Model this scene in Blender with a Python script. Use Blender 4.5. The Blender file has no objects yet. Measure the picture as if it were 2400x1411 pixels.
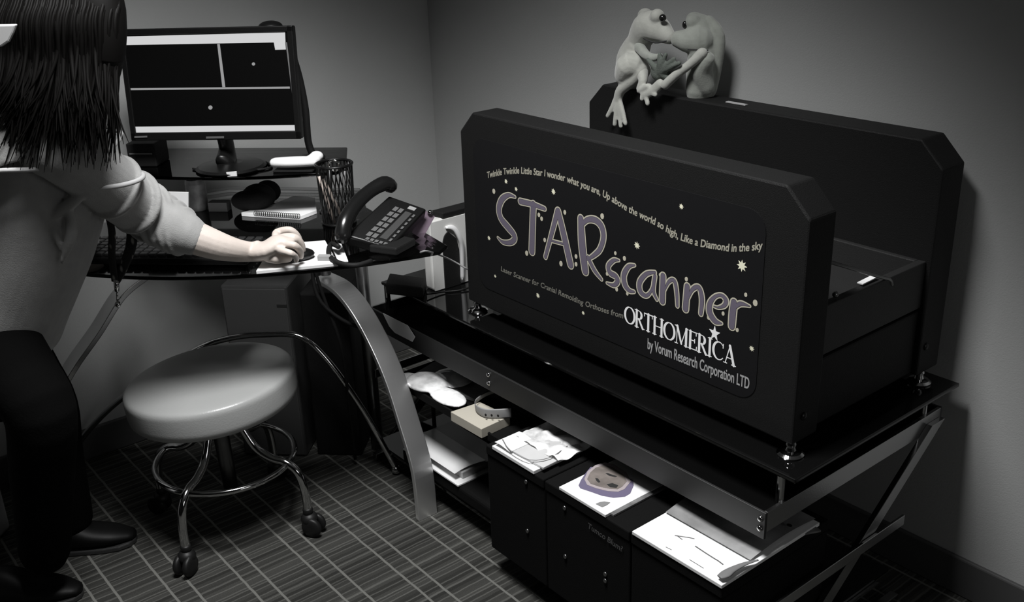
import bpy, bmesh, math, random
import numpy as np
from mathutils import Vector, Matrix
random.seed(7)
sc = bpy.context.scene
COL = sc.collection
PI = math.pi

# ---------------- camera (solved from the room's vanishing directions) ----------------
F = 2400.0; CX, CY = 1200.0, 705.5; HCAM = 1.5
def _n(v): v = np.array(v, float); return v/np.linalg.norm(v)
DN = _n((197, 5900, F))
AX = _n((-2100, -(F*F+197*-2100)/5900, F))
BY = np.cross(-AX, DN)
if BY[2] < 0: BY = -BY
RW = np.array([-AX, BY, -DN]); O = np.array([0, 0, HCAM])
cam_d = bpy.data.cameras.new('camera'); cam = bpy.data.objects.new('camera', cam_d); COL.objects.link(cam)
right = RW @ np.array([1, 0, 0]); up = RW @ np.array([0, -1, 0]); back = RW @ np.array([0, 0, -1])
cam.matrix_world = Matrix([[right[0], up[0], back[0], 0], [right[1], up[1], back[1], 0], [right[2], up[2], back[2], HCAM], [0, 0, 0, 1]])
cam_d.sensor_width = 36; cam_d.lens = 36; cam_d.clip_start = 0.02
sc.camera = cam

# ---------------- world, lights, exposure ----------------
w = bpy.data.worlds.new('world'); sc.world = w; w.use_nodes = True
w.node_tree.nodes['Background'].inputs[0].default_value = (0.5, 0.5, 0.5, 1)
w.node_tree.nodes['Background'].inputs[1].default_value = 0.02
sc.view_settings.view_transform = 'Standard'; sc.view_settings.look = 'None'
sc.view_settings.exposure = 0; sc.view_settings.gamma = 1; sc.view_settings.use_curve_mapping = False
def area(name, loc, target, size, energy, spread=180, sy=None):
    l = bpy.data.lights.new(name, 'AREA'); l.energy = energy; l.size = size; l.spread = math.radians(spread)
    if sy: l.shape = 'RECTANGLE'; l.size_y = sy
    else: l.shape = 'DISK'
    o = bpy.data.objects.new(name, l); COL.objects.link(o); o.location = loc
    o.rotation_euler = (Vector(target)-Vector(loc)).to_track_quat('-Z', 'Y').to_euler()
    return o
def spot(name, loc, target, ang, blend, energy, rad):
    l = bpy.data.lights.new(name, 'SPOT'); l.energy = energy; l.spot_size = math.radians(ang); l.spot_blend = blend; l.shadow_soft_size = rad
    o = bpy.data.objects.new(name, l); COL.objects.link(o); o.location = loc
    o.rotation_euler = (Vector(target)-Vector(loc)).to_track_quat('-Z', 'Y').to_euler()
    return o
spot('ceiling_downlight', (-1.30, 0.66, 2.5), (-1.74, 0.76, 0), 92, .50, 255, 0.3)
area('right_fill_light', (1.6, 0.9, 1.4), (-1.2, 1.2, 0.6), 1.0, 5)  # unseen fill light added on the right to brighten the scanner's side faces

# ---------------- pixel helpers: a ray of the camera met with a known plane of the room ----------------
def ray(u, v): return RW @ np.array([u-CX, v-CY, F])
def PZ(u, v, z=0.0): d = ray(u, v); return O + d*((z-HCAM)/d[2])
def PY(u, v, y): d = ray(u, v); return O + d*(y/d[1])
def PX(u, v, x): d = ray(u, v); return O + d*(x/d[0])
DM = np.array([-2.465, 0.923, 0]); DU = np.array([.7071068, .7071068, 0]); DNN = np.array([.7071068, -.7071068, 0])
def PN(u, v, n): d = ray(u, v); return O + d*((n-(O-DM) @ DNN)/(d @ DNN))      # plane parallel to the desk front
def D(u, n, z): return DM + DU*u + DNN*n + np.array([0, 0, z])                 # desk frame: along, toward room, up

# ---------------- materials ----------------
MATS = {}
def mat(name, col, rough=0.6, metal=0.0, bump=0.0, bscale=200, spec=0.5, var=0.0, vscale=8, emit=None, trans=0, sheen=0, coat=0):
    if name in MATS: return MATS[name]
    m = bpy.data.materials.new(name); m.use_nodes = True; nt = m.node_tree; b = nt.nodes['Principled BSDF']
    if not isinstance(col, (tuple, list)): col = (col, col, col)
    c = (*col, 1)
    b.inputs['Base Color'].default_value = c; b.inputs['Roughness'].default_value = rough; b.inputs['Metallic'].default_value = metal
    b.inputs['Specular IOR Level'].default_value = spec
    if sheen: b.inputs['Sheen Weight'].default_value = sheen
    if coat: b.inputs['Coat Weight'].default_value = coat; b.inputs['Coat Roughness'].default_value = 0.1
    if trans: b.inputs['Transmission Weight'].default_value = trans
    tc = nt.nodes.new('ShaderNodeTexCoord')
    if var:
        n = nt.nodes.new('ShaderNodeTexNoise'); n.inputs['Scale'].default_value = vscale; n.inputs['Detail'].default_value = 5
        nt.links.new(tc.outputs['Object'], n.inputs['Vector'])
        r = nt.nodes.new('ShaderNodeMapRange'); r.inputs['From Min'].default_value = .3; r.inputs['From Max'].default_value = .7
        r.inputs['To Min'].default_value = 1-var; r.inputs['To Max'].default_value = 1+var; nt.links.new(n.outputs['Fac'], r.inputs['Value'])
        mx = nt.nodes.new('ShaderNodeVectorMath'); mx.operation = 'SCALE'; mx.inputs[0].default_value = col
        nt.links.new(r.outputs['Result'], mx.inputs['Scale']); nt.links.new(mx.outputs['Vector'], b.inputs['Base Color'])
    if bump:
        n2 = nt.nodes.new('ShaderNodeTexNoise'); n2.inputs['Scale'].default_value = bscale; n2.inputs['Detail'].default_value = 3
        nt.links.new(tc.outputs['Object'], n2.inputs['Vector'])
        bp = nt.nodes.new('ShaderNodeBump'); bp.inputs['Strength'].default_value = bump; bp.inputs['Distance'].default_value = .002
        nt.links.new(n2.outputs['Fac'], bp.inputs['Height']); nt.links.new(bp.outputs['Normal'], b.inputs['Normal'])
    if emit is not None:
        b.inputs['Emission Color'].default_value = (emit, emit, emit*1.01, 1); b.inputs['Emission Strength'].default_value = 1
    MATS[name] = m; return m

wall_m = mat('wall_paint', (.42, .425, .42), .9, bump=.25, bscale=350, var=.03, vscale=3)
ceil_m = mat('ceiling_paint', .5, .9, bump=.1)
base_m = mat('baseboard_rubber', .07, .6, bump=.05)
black_p = mat('black_powder_coat', .0065, .6, bump=.4, bscale=600, spec=.3)
black_top = mat('black_laminate', .02, .5, bump=.3, bscale=500, spec=.4)
decal_m = mat('decal_print', (.0062, .0062, .0070), .6, spec=.25)
blk_gloss = mat('black_glass', .004, .05, spec=.6)
blk_plastic = mat('black_plastic', .005, .35, spec=.4, bump=.1, bscale=800)
blk_soft = mat('black_soft_plastic', .007, .7, spec=.3, bump=.2)
chrome = mat('chrome', .62, .1, 1.0)
brushed = mat('brushed_chrome', .42, .24, 1.0, bump=.05, bscale=300)
steel = mat('dull_steel', .3, .35, 1.0)
vinyl = mat('light_grey_vinyl', (.38, .385, .38), .32, bump=.15, bscale=250, spec=.5)
paper = mat('white_paper', .85, .7, var=.02)
cream = mat('cream_card', (.5, .47, .40), .8, var=.05)
skin = mat('skin', (.62, .55, .50), .55, var=.06, vscale=25, bump=.1, bscale=400)
sweater = mat('grey_knit', (.31, .31, .305), .9, bump=.3, bscale=450, sheen=.3, var=.08, vscale=30)
trousers = mat('black_trousers', .003, .95, bump=.3, spec=.05)
shoe_m = mat('black_shoe', .003, .5, spec=.2)
hair_m = mat('dark_hair', (.0035, .0032, .0030), .6, spec=.1)
grey_m = mat('mid_grey', .18, .6, var=.1)
silver = mat('silver_case', (.78, .78, .76), .4, .1, bump=.1)

# ---------------- mesh builder ----------------
def catmull(pts, k):
    P = [np.array(p, float) for p in pts]
    if k <= 1 or len(P) < 3: return P
    out = []
    for i in range(len(P)-1):
        p0 = P[max(i-1, 0)]; p1 = P[i]; p2 = P[i+1]; p3 = P[min(i+2, len(P)-1)]
        for j in range(k):
            t = j/k
            out.append(.5*((2*p1)+(-p0+p2)*t+(2*p0-5*p1+4*p2-p3)*t*t+(-p0+3*p1-3*p2+p3)*t**3))
    out.append(P[-1]); return out
class MB:
    def __init__(s): s.v = []; s.f = []
    def add(s, vs, fs):
        b = len(s.v); s.v += [tuple(map(float, x)) for x in vs]; s.f += [tuple(i+b for i in f) for f in fs]; return s
    def box(s, c, sz, ax=None):
        c = np.array(c, float); h = np.array(sz, float)/2
        X, Y, Z = ax if ax is not None else (np.array([1, 0, 0]), np.array([0, 1, 0]), np.array([0, 0, 1]))
        vs = [c+X*h[0]*a+Y*h[1]*b_+Z*h[2]*d for d in (-1, 1) for a, b_ in ((-1, -1), (1, -1), (1, 1), (-1, 1))]
        return s.add(vs, [(3, 2, 1, 0), (4, 5, 6, 7), (0, 1, 5, 4), (1, 2, 6, 5), (2, 3, 7, 6), (3, 0, 4, 7)])
    def bb(s, x0, x1, y0, y1, z0, z1): return s.box(((x0+x1)/2, (y0+y1)/2, (z0+z1)/2), (x1-x0, y1-y0, z1-z0))
    def prism(s, poly, ext):                    # poly: 3D points of one face, extruded by vector
        n = len(poly); e = np.array(ext, float)
        vs = [np.array(p, float) for p in poly]; vs += [p+e for p in vs[:n]]
        return s.add(vs, [tuple(range(n))[::-1], tuple(range(n, 2*n))]+[(i, (i+1) % n, (i+1) % n+n, i+n) for i in range(n)])
    def loft(s, pts, rads, seg=16, k=4, upv=(0, 0, 1), cap=True, dome=False):
        if not isinstance(rads, (list, tuple)): rads = [rads]*len(pts)
        rr = [(r, r) if not isinstance(r, (tuple, list)) else r for r in rads]
        dat = catmull([np.concatenate([np.array(p, float), r]) for p, r in zip(pts, rr)], k)
        P = [d[:3] for d in dat]; Rr = [np.maximum(d[3:], 1e-4) for d in dat]
        if dome:
            def ext(i, j):
                d = P[i]-P[j]; d = d/(np.linalg.norm(d)+1e-9); r = Rr[i].mean(); res = []
                for a in (.4, .75, .95): res.append((P[i]+d*r*math.sin(a*PI/2), Rr[i]*math.cos(a*PI/2)))
                return res
            e = ext(-1, -2); b = ext(0, 1)
            P = [x[0] for x in b[::-1]]+P+[x[0] for x in e]; Rr = [x[1] for x in b[::-1]]+Rr+[x[1] for x in e]
        base = len(s.v); n = len(P); prev = None; upv = np.array(upv, float)
        for i in range(n):
            t = P[min(i+1, n-1)]-P[max(i-1, 0)]; t = t/(np.linalg.norm(t)+1e-12)
            if prev is None:
                a = upv-t*(upv @ t)
                if np.linalg.norm(a) < 1e-3: a = np.array([1, 0, 0])-t*t[0]
            else: a = prev-t*(prev @ t)
            a = a/(np.linalg.norm(a)+1e-12); prev = a; b = np.cross(t, a)
            for j in range(seg):
                th = 2*PI*j/seg
                s.v.append(tuple(P[i]+a*Rr[i][0]*math.cos(th)+b*Rr[i][1]*math.sin(th)))
        for i in range(n-1):
            for j in range(seg):
                s.f.append((base+i*seg+j, base+i*seg+(j+1) % seg, base+(i+1)*seg+(j+1) % seg, base+(i+1)*seg+j))
        if cap:
            s.f.append(tuple(base+j for j in range(seg))[::-1]); s.f.append(tuple(base+(n-1)*seg+j for j in range(seg)))
        return s
    def ring(s, c, R, r, ax=(0, 0, 1), seg=48, a0=0, a1=2*PI):
        c = np.array(c, float); z = _n(ax); x = _n(np.cross(z, (0.3, 1, 0.1))); y = np.cross(z, x); m = 10
        full = abs(a1-a0-2*PI) < 1e-6; base = len(s.v); n = seg if full else seg+1
        for i in range(n):
            t = a0+(a1-a0)*i/seg; d = x*math.cos(t)+y*math.sin(t)
            for j in range(m):
                p = 2*PI*j/m; s.v.append(tuple(c+d*(R+r*math.cos(p))+z*r*math.sin(p)))
        for i in range(seg):
            for j in range(m):
                i2 = (i+1) % n if full else i+1
                s.f.append((base+i*m+j, base+i2*m+j, base+i2*m+(j+1) % m, base+i*m+(j+1) % m))
        return s
    def lathe(s, c, prof, ax=(0, 0, 1), seg=40):
        c = np.array(c, float); z = _n(ax); x = _n(np.cross(z, (0.3, 1, 0.1))); y = np.cross(z, x); base = len(s.v)
        for r, h in prof:
            for i in range(seg):
                t = 2*PI*i/seg; s.v.append(tuple(c+(x*math.cos(t)+y*math.sin(t))*max(r, 1e-4)+z*h))
        for k in range(len(prof)-1):
            for i in range(seg):
                s.f.append((base+k*seg+i, base+k*seg+(i+1) % seg, base+(k+1)*seg+(i+1) % seg, base+(k+1)*seg+i))
        s.f.append(tuple(base+i for i in range(seg))[::-1]); s.f.append(tuple(base+(len(prof)-1)*seg+i for i in range(seg)))
        return s
    def ell(s, c, r, ax=None, seg=20):
        c = np.array(c, float); X, Y, Z = ax if ax is not None else np.eye(3); base = len(s.v); m = seg//2
        for i in range(m+1):
            p = PI*i/m
            for j in range(seg):
                t = 2*PI*j/seg
                s.v.append(tuple(c+X*r[0]*max(math.sin(p), 1e-3)*math.cos(t)+Y*r[1]*max(math.sin(p), 1e-3)*math.sin(t)+Z*r[2]*math.cos(p)))
        for i in range(m):
            for j in range(seg):
                s.f.append((base+i*seg+j, base+(i+1)*seg+j, base+(i+1)*seg+(j+1) % seg, base+i*seg+(j+1) % seg))
        s.f.append(tuple(base+j for j in range(seg))); s.f.append(tuple(base+m*seg+j for j in range(seg))[::-1])
        return s
    def build(s, name, m, parent=None, loc=None, bevel=0, bseg=2, smooth=False, remesh=0, smooth_it=0, sub=0, disp=None):
        me = bpy.data.meshes.new(name)
        if parent is not None:
            q = parent; org = Vector((0, 0, 0))
            while q is not None: org += Vector(q.location); q = q.parent
            ploc = Vector((0, 0, 0))
        else:
            if loc is None:
                a = np.array(s.v); loc = ((a[:, 0].min()+a[:, 0].max())/2, (a[:, 1].min()+a[:, 1].max())/2, a[:, 2].min())
            org = Vector(loc); ploc = org
        me.from_pydata([tuple(Vector(v)-org) for v in s.v], [], s.f); me.validate(); me.update()
        bm = bmesh.new(); bm.from_mesh(me); bmesh.ops.recalc_face_normals(bm, faces=bm.faces); bm.to_mesh(me); bm.free()
        me.materials.append(m)
        o = bpy.data.objects.new(name, me); COL.objects.link(o); o.location = ploc
        if parent is not None: o.parent = parent
        if smooth:
            for p in me.polygons: p.use_smooth = True
        if remesh:
            r = o.modifiers.new('remesh', 'REMESH'); r.mode = 'VOXEL'; r.voxel_size = remesh; r.use_smooth_shade = True
        if smooth_it:
            r = o.modifiers.new('smooth', 'SMOOTH'); r.factor = .5; r.iterations = smooth_it
        if sub:
            r = o.modifiers.new('sub', 'SUBSURF'); r.levels = sub; r.render_levels = sub
        if bevel:
            r = o.modifiers.new('bevel', 'BEVEL'); r.width = bevel; r.segments = bseg; r.limit_method = 'ANGLE'; r.angle_limit = math.radians(40)
        return o
def thing(name, label, cat, loc, group=None):
    o = bpy.data.objects.new(name, None); COL.objects.link(o); o.location = tuple(map(float, loc)); o.empty_display_size = .05
    o['label'] = label; o['category'] = cat
    if group: o['group'] = group
    return o
def tag(o, label, cat, group=None):
    o['label'] = label; o['category'] = cat
    if group: o['group'] = group
    return o
def struct(o): o['kind'] = 'structure'; return o
def plabel(o, l): o['label'] = l; return o

# ---------------- room ----------------
XL, YB, ZC = -2.80, 1.93, 2.6
XR, YF = 1.7, -2.3
struct(MB().bb(XL-.1, XR+.1, YF-.1, YB+.1, -.1, 0).build('floor', None, loc=(0, 0, 0)))
struct(MB().bb(XL-.1, XR+.1, YF-.1, YB+.1, ZC, ZC+.1).build('ceiling', ceil_m))
struct(MB().bb(XL-.1, XL, YF, YB, 0, ZC).build('wall_left', wall_m))
struct(MB().bb(XL-.1, XR+.1, YB, YB+.1, 0, ZC).build('wall_back', wall_m))
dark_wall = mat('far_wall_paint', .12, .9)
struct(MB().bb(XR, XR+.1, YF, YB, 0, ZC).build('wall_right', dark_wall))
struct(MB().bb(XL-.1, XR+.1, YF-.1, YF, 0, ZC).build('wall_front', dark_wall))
struct(MB().bb(XL+.001, XR, YB-.012, YB, 0, .095).build('baseboard_back', base_m, bevel=.004))
struct(MB().bb(XL, XL+.012, YF, YB-.012, 0, .095).build('baseboard_left', base_m, bevel=.004))
def carpet():
    m = bpy.data.materials.new('striped_carpet'); m.use_nodes = True; nt = m.node_tree; b = nt.nodes['Principled BSDF']
    b.inputs['Roughness'].default_value = .95; b.inputs['Specular IOR Level'].default_value = .1
    N = nt.nodes.new; L = nt.links.new
    tc = N('ShaderNodeTexCoord'); sp = N('ShaderNodeSeparateXYZ')
    nz = N('ShaderNodeTexNoise'); nz.inputs['Scale'].default_value = 30; L(tc.outputs['Object'], nz.inputs['Vector'])
    mp = N('ShaderNodeVectorMath'); mp.operation = 'SCALE'; mp.inputs['Scale'].default_value = .004; L(nz.outputs['Color'], mp.inputs[0])
    ad = N('ShaderNodeVectorMath'); ad.operation = 'ADD'; L(tc.outputs['Object'], ad.inputs[0]); L(mp.outputs['Vector'], ad.inputs[1]); L(ad.outputs['Vector'], sp.inputs[0])
    def M(op, a, b_=None, c=None):
        n = N('ShaderNodeMath'); n.operation = op
        for i, x in enumerate((a, b_, c)):
            if x is None: continue
            if isinstance(x, (int, float)): n.inputs[i].default_value = x
            else: L(x, n.inputs[i])
        return n.outputs[0]
    def line(coord, period, off, half, soft):
        p = M('PINGPONG', M('SUBTRACT', coord, off), period/2)
        r = N('ShaderNodeMapRange'); r.inputs['From Min'].default_value = half+soft; r.inputs['From Max'].default_value = half
        L(p, r.inputs['Value']); return r.outputs['Result']
    X, Y = sp.outputs['X'], sp.outputs['Y']
    l1 = line(Y, .1460, .589, .0022, .0018); l2 = line(Y, .1460, .6355, .0022, .0018)
    big = M('MAXIMUM', l1, l2)
    # cross lines: long unbroken threads, bolder and fainter in turn, shifted slightly between the columns
    t1 = line(X, .0242, 0.0, .0011, .0016); t2 = line(X, .0605, .009, .0010, .0016)
    cell = N('ShaderNodeTexWhiteNoise'); cell.noise_dimensions = '2D'; cv = N('ShaderNodeCombineXYZ')
    L(M('FLOOR', M('DIVIDE', M('SUBTRACT', Y, .6355), .1460)), cv.inputs[0]); L(M('FLOOR', M('DIVIDE', X, .0242)), cv.inputs[1]); L(cv.outputs[0], cell.inputs[0])
    t1 = M('MULTIPLY', t1, M('MULTIPLY_ADD', cell.outputs['Value'], .5, .6))
    thin = M('MAXIMUM', t1, M('MULTIPLY', t2, .7))
    band = N('ShaderNodeTexWhiteNoise'); band.noise_dimensions = '1D'; L(M('FLOOR', M('DIVIDE', X, .0121)), band.inputs['W'])
    fib = N('ShaderNodeTexNoise'); fib.inputs['Scale'].default_value = 500; L(tc.outputs['Object'], fib.inputs['Vector'])
    base = M('MULTIPLY', M('MULTIPLY_ADD', band.outputs['Value'], .03, .028), M('MULTIPLY_ADD', fib.outputs['Fac'], 1.0, .5))
    v = M('MULTIPLY_ADD', thin, .062, base); v = M('MAXIMUM', v, M('MULTIPLY', big, .17))
    cb = N('ShaderNodeCombineXYZ'); L(v, cb.inputs[0]); L(v, cb.inputs[1]); L(M('MULTIPLY', v, .93), cb.inputs[2]); L(cb.outputs[0], b.inputs['Base Color'])
    bp = N('ShaderNodeBump'); bp.inputs['Strength'].default_value = .5; bp.inputs['Distance'].default_value = .003; L(fib.outputs['Fac'], bp.inputs['Height']); L(bp.outputs['Normal'], b.inputs['Normal'])
    return m
bpy.data.objects['floor'].data.materials[0] = carpet() if bpy.data.objects['floor'].data.materials else None
# ---------------- head scanner: front and rear hoods joined by a low body ----------------
SX0, SX1 = -1.910, -0.944
SYF = 1.387
scn = thing('head_scanner', 'large black infant head scanner with a printed starry front panel, standing on the glass stand', 'scanner', ((SX0+SX1)/2, 1.63, .522))
def octa(y0, y1, z0, z1, c=.05, cb=.0):
    P = [(SX0, z0+cb), (SX0+cb, z0), (SX1-cb, z0), (SX1, z0+cb), (SX1, z1-c), (SX1-c, z1), (SX0+c, z1), (SX0, z1-c)] if cb else [(SX0, z0), (SX1, z0), (SX1, z1-c), (SX1-c, z1), (SX0+c, z1), (SX0, z1-c)]
    return MB().prism([(x, y0, z) for x, z in P], (0, y1-y0, 0))
fp = octa(SYF, 1.462, .549, 1.023).build('front_hood', black_p, scn, bevel=.004)
rp = octa(1.798, 1.878, .549, 1.030).build('rear_hood', black_p, scn, bevel=.004)
MB().bb(SX0+.015, SX1-.012, 1.462, 1.798, .552, .690).build('lower_body', black_p, scn, bevel=.004)
MB().bb(SX0+.02, SX1-.022, 1.462, 1.798, .690, .697).build('seam_strip', blk_soft, scn)
tr = MB()
tr.bb(SX0+.015, SX0+.03, 1.462, 1.798, .697, .797).bb(SX1-.027, SX1-.010, 1.462, 1.798, .697, .795)
tr.bb(SX0+.03, SX1-.027, 1.462, 1.475, .697, .795).bb(SX0+.03, SX1-.027, 1.785, 1.798, .697, .795).bb(SX0+.03, SX1-.027, 1.475, 1.785, .697, .745)
tr.build('bed_tray', black_top, scn, bevel=.002)
a = PX(1955, 617, -.97); b = PX(2085, 655, -.955)
MB().loft([PY(1900, 603, 1.47), a, PX(2060, 648, -.955), b, PX(2090, 668, -.955)], .0035, seg=8).build('support_rod', steel, scn, smooth=True)
q = PX(2022, 668, -.962); r_ = PX(2058, 650, -.962)
plabel(MB().prism([q, r_, r_+np.array([-.012, 0, .0]), q+np.array([-.012, 0, 0])], (0, 0, .002)).build('tray_label', paper, scn), 'small white label strip on the tray rim')
MB().ell(PX(1958, 690, -.962), (.006,)*3, seg=10).build('tray_stud', steel, scn, smooth=True)
# raised border groove and decal panel
dx0, dx1, dz0, dz1 = -1.862, -1.030, .602, .968
def rrect(x0, x1, z0, z1, r, y, n=6):
    pts = []
    for cx, cz, a0 in ((x1-r, z0+r, -90), (x1-r, z1-r, 0), (x0+r, z1-r, 90), (x0+r, z0+r, 180)):
        for i in range(n+1):
            t = math.radians(a0+90*i/n); pts.append((cx+r*math.cos(t), y, cz+r*math.sin(t)))
    return pts
dec = MB().prism(rrect(dx0, dx1, dz0, dz1, .04, SYF-.0012), (0, .0014, 0)).build('front_decal', decal_m, scn)
# lettering traced on the decal plane
YD = SYF-.0013
def q5(a, b): p = PY(1060+a/2.205, 320+b/2.205, YD); return np.array([p[0], p[2]])
def q6(a, b): p = PY(1400+a/5.038, 680+b/5.038, YD); return np.array([p[0], p[2]])
MP = PY(1500, 600, YD); MPX = abs(PY(1501, 600, YD)[0]-MP[0])       # metres per photo pixel along the panel
def ribbon(mb, pts, hw, y0, y1, k=7, dome=True):
    dat = catmull([np.array([*p, h]) for p, h in zip(pts, hw)], k); L, R = [], []
    n = len(dat)
    for i in range(n):
        t = dat[min(i+1, n-1)][:2]-dat[max(i-1, 0)][:2]; t = t/(np.linalg.norm(t)+1e-12); nn = np.array([-t[1], t[0]])
        L.append(dat[i][:2]+nn*dat[i][2]); R.append(dat[i][:2]-nn*dat[i][2])
    ribbon.k = getattr(ribbon, 'k', 0)+1; yo = y0-1e-5*(ribbon.k % 9)
    def quad(ps, e_=0): mb.add([(p[0], yo-e_, p[1]) for p in ps], [tuple(range(len(ps)))])
    for i in range(n-1): quad([L[i], L[i+1], R[i+1], R[i]])
    for e in (0, n-1):
        c = dat[e][:2]; h = dat[e][2]
        quad([c+h*np.array([math.cos(t*PI/6), math.sin(t*PI/6)]) for t in range(12)], 4e-6*(1+(e != 0)))
G = {
 'S': (q5, [([(325, 312), (292, 303), (258, 325), (242, 372), (252, 422), (288, 468), (318, 505), (322, 530), (300, 548), (262, 545), (236, 522)], [5, 10, 15, 16, 16, 17, 15, 14, 12, 9, 4])]),
 'T': (q5, [([(352, 335), (415, 350), (478, 373)], [13, 12, 9]), ([(420, 352), (416, 450), (412, 592)], [17, 17, 18])]),
 'A': (q5, [([(545, 385), (515, 500), (482, 622)], [14, 12, 10]), ([(548, 385), (580, 520), (612, 662)], [15, 17, 17]), ([(500, 535), (580, 556)], [6, 6])]),
 'R': (q5, [([(665, 425), (672, 560), (688, 695)], [16, 20, 18]), ([(672, 455), (700, 430), (740, 432), (772, 465), (782, 520), (765, 580), (735, 612), (700, 635)], [10, 12, 14, 15, 13, 12, 10, 7]), ([(702, 625), (735, 690), (772, 738)], [10, 10, 6])]),
 's1': (q5, [([(862, 640), (835, 640), (808, 668), (815, 703), (845, 722), (855, 748), (835, 768), (800, 757)], [4, 9, 11, 12, 12, 12, 9, 4])]),
 'c1': (q5, [([(943, 665), (912, 672), (888, 715), (893, 765), (915, 795), (940, 802)], [5, 10, 13, 13, 10, 6])]),
 'a1': (q5, [([(1048, 702), (1005, 710), (970, 752), (973, 800), (1003, 822), (1030, 795), (1045, 740)], [7, 10, 12, 12, 9, 7, 6]), ([(1048, 720), (1040, 795), (1058, 842)], [9, 9, 6])]),
 'n1': (q5, [([(1090, 720), (1086, 850)], [13, 14]), ([(1095, 800), (1120, 750), (1148, 745), (1160, 800), (1164, 875)], [5, 8, 9, 9, 7])]),
 'n2': (q5, [([(1215, 775), (1206, 890)], [13, 14]), ([(1215, 850), (1240, 792), (1275, 780), (1291, 840), (1285, 915)], [5, 9, 10, 11, 9])]),
 'e1': (q6, [([(1378, 190), (1430, 205), (1500, 180), (1520, 120), (1470, 62), (1395, 75), (1335, 150), (1325, 240), (1350, 310), (1400, 370), (1468, 392)], [8, 12, 20, 24, 18, 18, 26, 30, 30, 26, 10])]),
 'r1': (q6, [([(1615, 145), (1600, 280), (1588, 425)], [32, 34, 32]), ([(1630, 210), (1690, 160), (1800, 188)], [14, 22, 8])]),
}
purple = mat('purple_letter_print', (.14, .122, .165), .6); outl = mat('cream_outline_print', (.55, .52, .42), .6); star_m = mat('pale_star_print', (.85, .83, .65), .6)
text_m = mat('dim_lettering_print', (.38, .365, .30), .6); white_l = mat('white_lettering_print', .95, .5); grey_l = mat('grey_lettering_print', .42, .5); dark_in = mat('letter_inner_line', (.05, .045, .05), .6)
for key, (fn, strokes) in G.items():
    sc_ = MPX/(2.205 if fn is q5 else 5.038)
    for lay, (grow, mm, nm, y) in enumerate(((2.6, outl, 'letter_outline', .0003), (.2, dark_in, 'letter_inner_line', .00045), (-.5, purple, 'letter', .0006))):
        mb = MB()
        for pts, hw in strokes:
            P = [fn(*p) for p in pts]; ribbon(mb, P, [max(h*sc_*1.05+(grow-.9)*MPX*.95, MPX*(.35 if lay < 2 else .15)) for h in hw], YD-y, YD)
        o = mb.build(nm if lay != 2 else 'letter', mm, dec)
stars = [(278, 232, 5), (330, 272, 4.5), (523, 285, 6), (190, 525, 5), (1184, 362, 5), (955, 563, 7), (1497, 668, 10), (443, 822, 5.5), (222, 722, 3.5), (677, 912, 4), (1548, 1096, 5)]
for a_, b_, r in stars:
    mb = MB(); c = q5(a_, b_); r *= MPX
    P = []
    for i in range(16):
        rr = r*(1.0 if i % 2 == 0 else .5); P.append((c[0]+rr*math.cos(i*PI/8), YD-.0004, c[1]+rr*math.sin(i*PI/8)))
    mb.prism(P, (0, .0004, 0)).build('printed_star', star_m, dec)
for a_, b_, r in [(215, 283, 6), (448, 405, 5), (462, 425, 5), (582, 392, 5), (775, 412, 6), (385, 603, 6), (478, 535, 5), (562, 657, 6), (640, 620, 5), (640, 660, 5), (843, 603, 4), (890, 630, 5), (800, 710, 4), (850, 790, 4.5), (905, 812, 4), (1075, 715, 4), (1210, 737, 4.5), (1325, 935, 4.5), (1400, 915, 4), (1473, 1000, 4), (1517, 818, 4), (1566, 860, 6)]:
    c = q5(a_, b_); r *= MPX*.75
    MB().prism([(c[0]+r*math.cos(i*PI/5), YD-.0004, c[1]+1.2*r*math.sin(i*PI/5)) for i in range(10)], (0, .0004, 0)).build('printed_dot', outl, dec)
# text through the built-in font, turned into plain mesh
def text_verts(s):
    cu = bpy.data.curves.new('t', 'FONT'); cu.body = s; cu.size = 1; cu.resolution_u = 3
    o = bpy.data.objects.new('t', cu); COL.objects.link(o); bpy.context.view_layer.update()
    dg = bpy.context.evaluated_depsgraph_get(); me = bpy.data.meshes.new_from_object(o.evaluated_get(dg))
    V = np.array([v.co[:] for v in me.vertices]) if len(me.vertices) else np.zeros((0, 3)); Fc = [tuple(p.vertices) for p in me.polygons]
    bpy.data.objects.remove(o); bpy.data.curves.remove(cu); bpy.data.meshes.remove(me)
    return V, Fc
def put_text(mb, s, org, dx, dz, height, sx=1.0, shear=0.0, bold=0.0, y=None):   # flat text on an XZ plane
    V, Fc = text_verts(s); dx = np.array(dx); dz = np.array(dz); yy = YD-.0005 if y is None else y
    for ib, bo in enumerate(((0, 0),)+(((bold, 0), (0, bold), (bold, bold)) if bold else ())):
        vs = []
        for v in V:
            a_ = (v[0]+shear*v[1])*height*sx/.7+bo[0]; b_ = v[1]*height/.7+bo[1]
            p = np.array(org)+dx*a_+dz*b_; vs.append((p[0], yy-1.2e-5*ib, p[1]))
        mb.add(vs, Fc)
    return (V[:, 0].max() if len(V) else 0)*height*sx/.7
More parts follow.
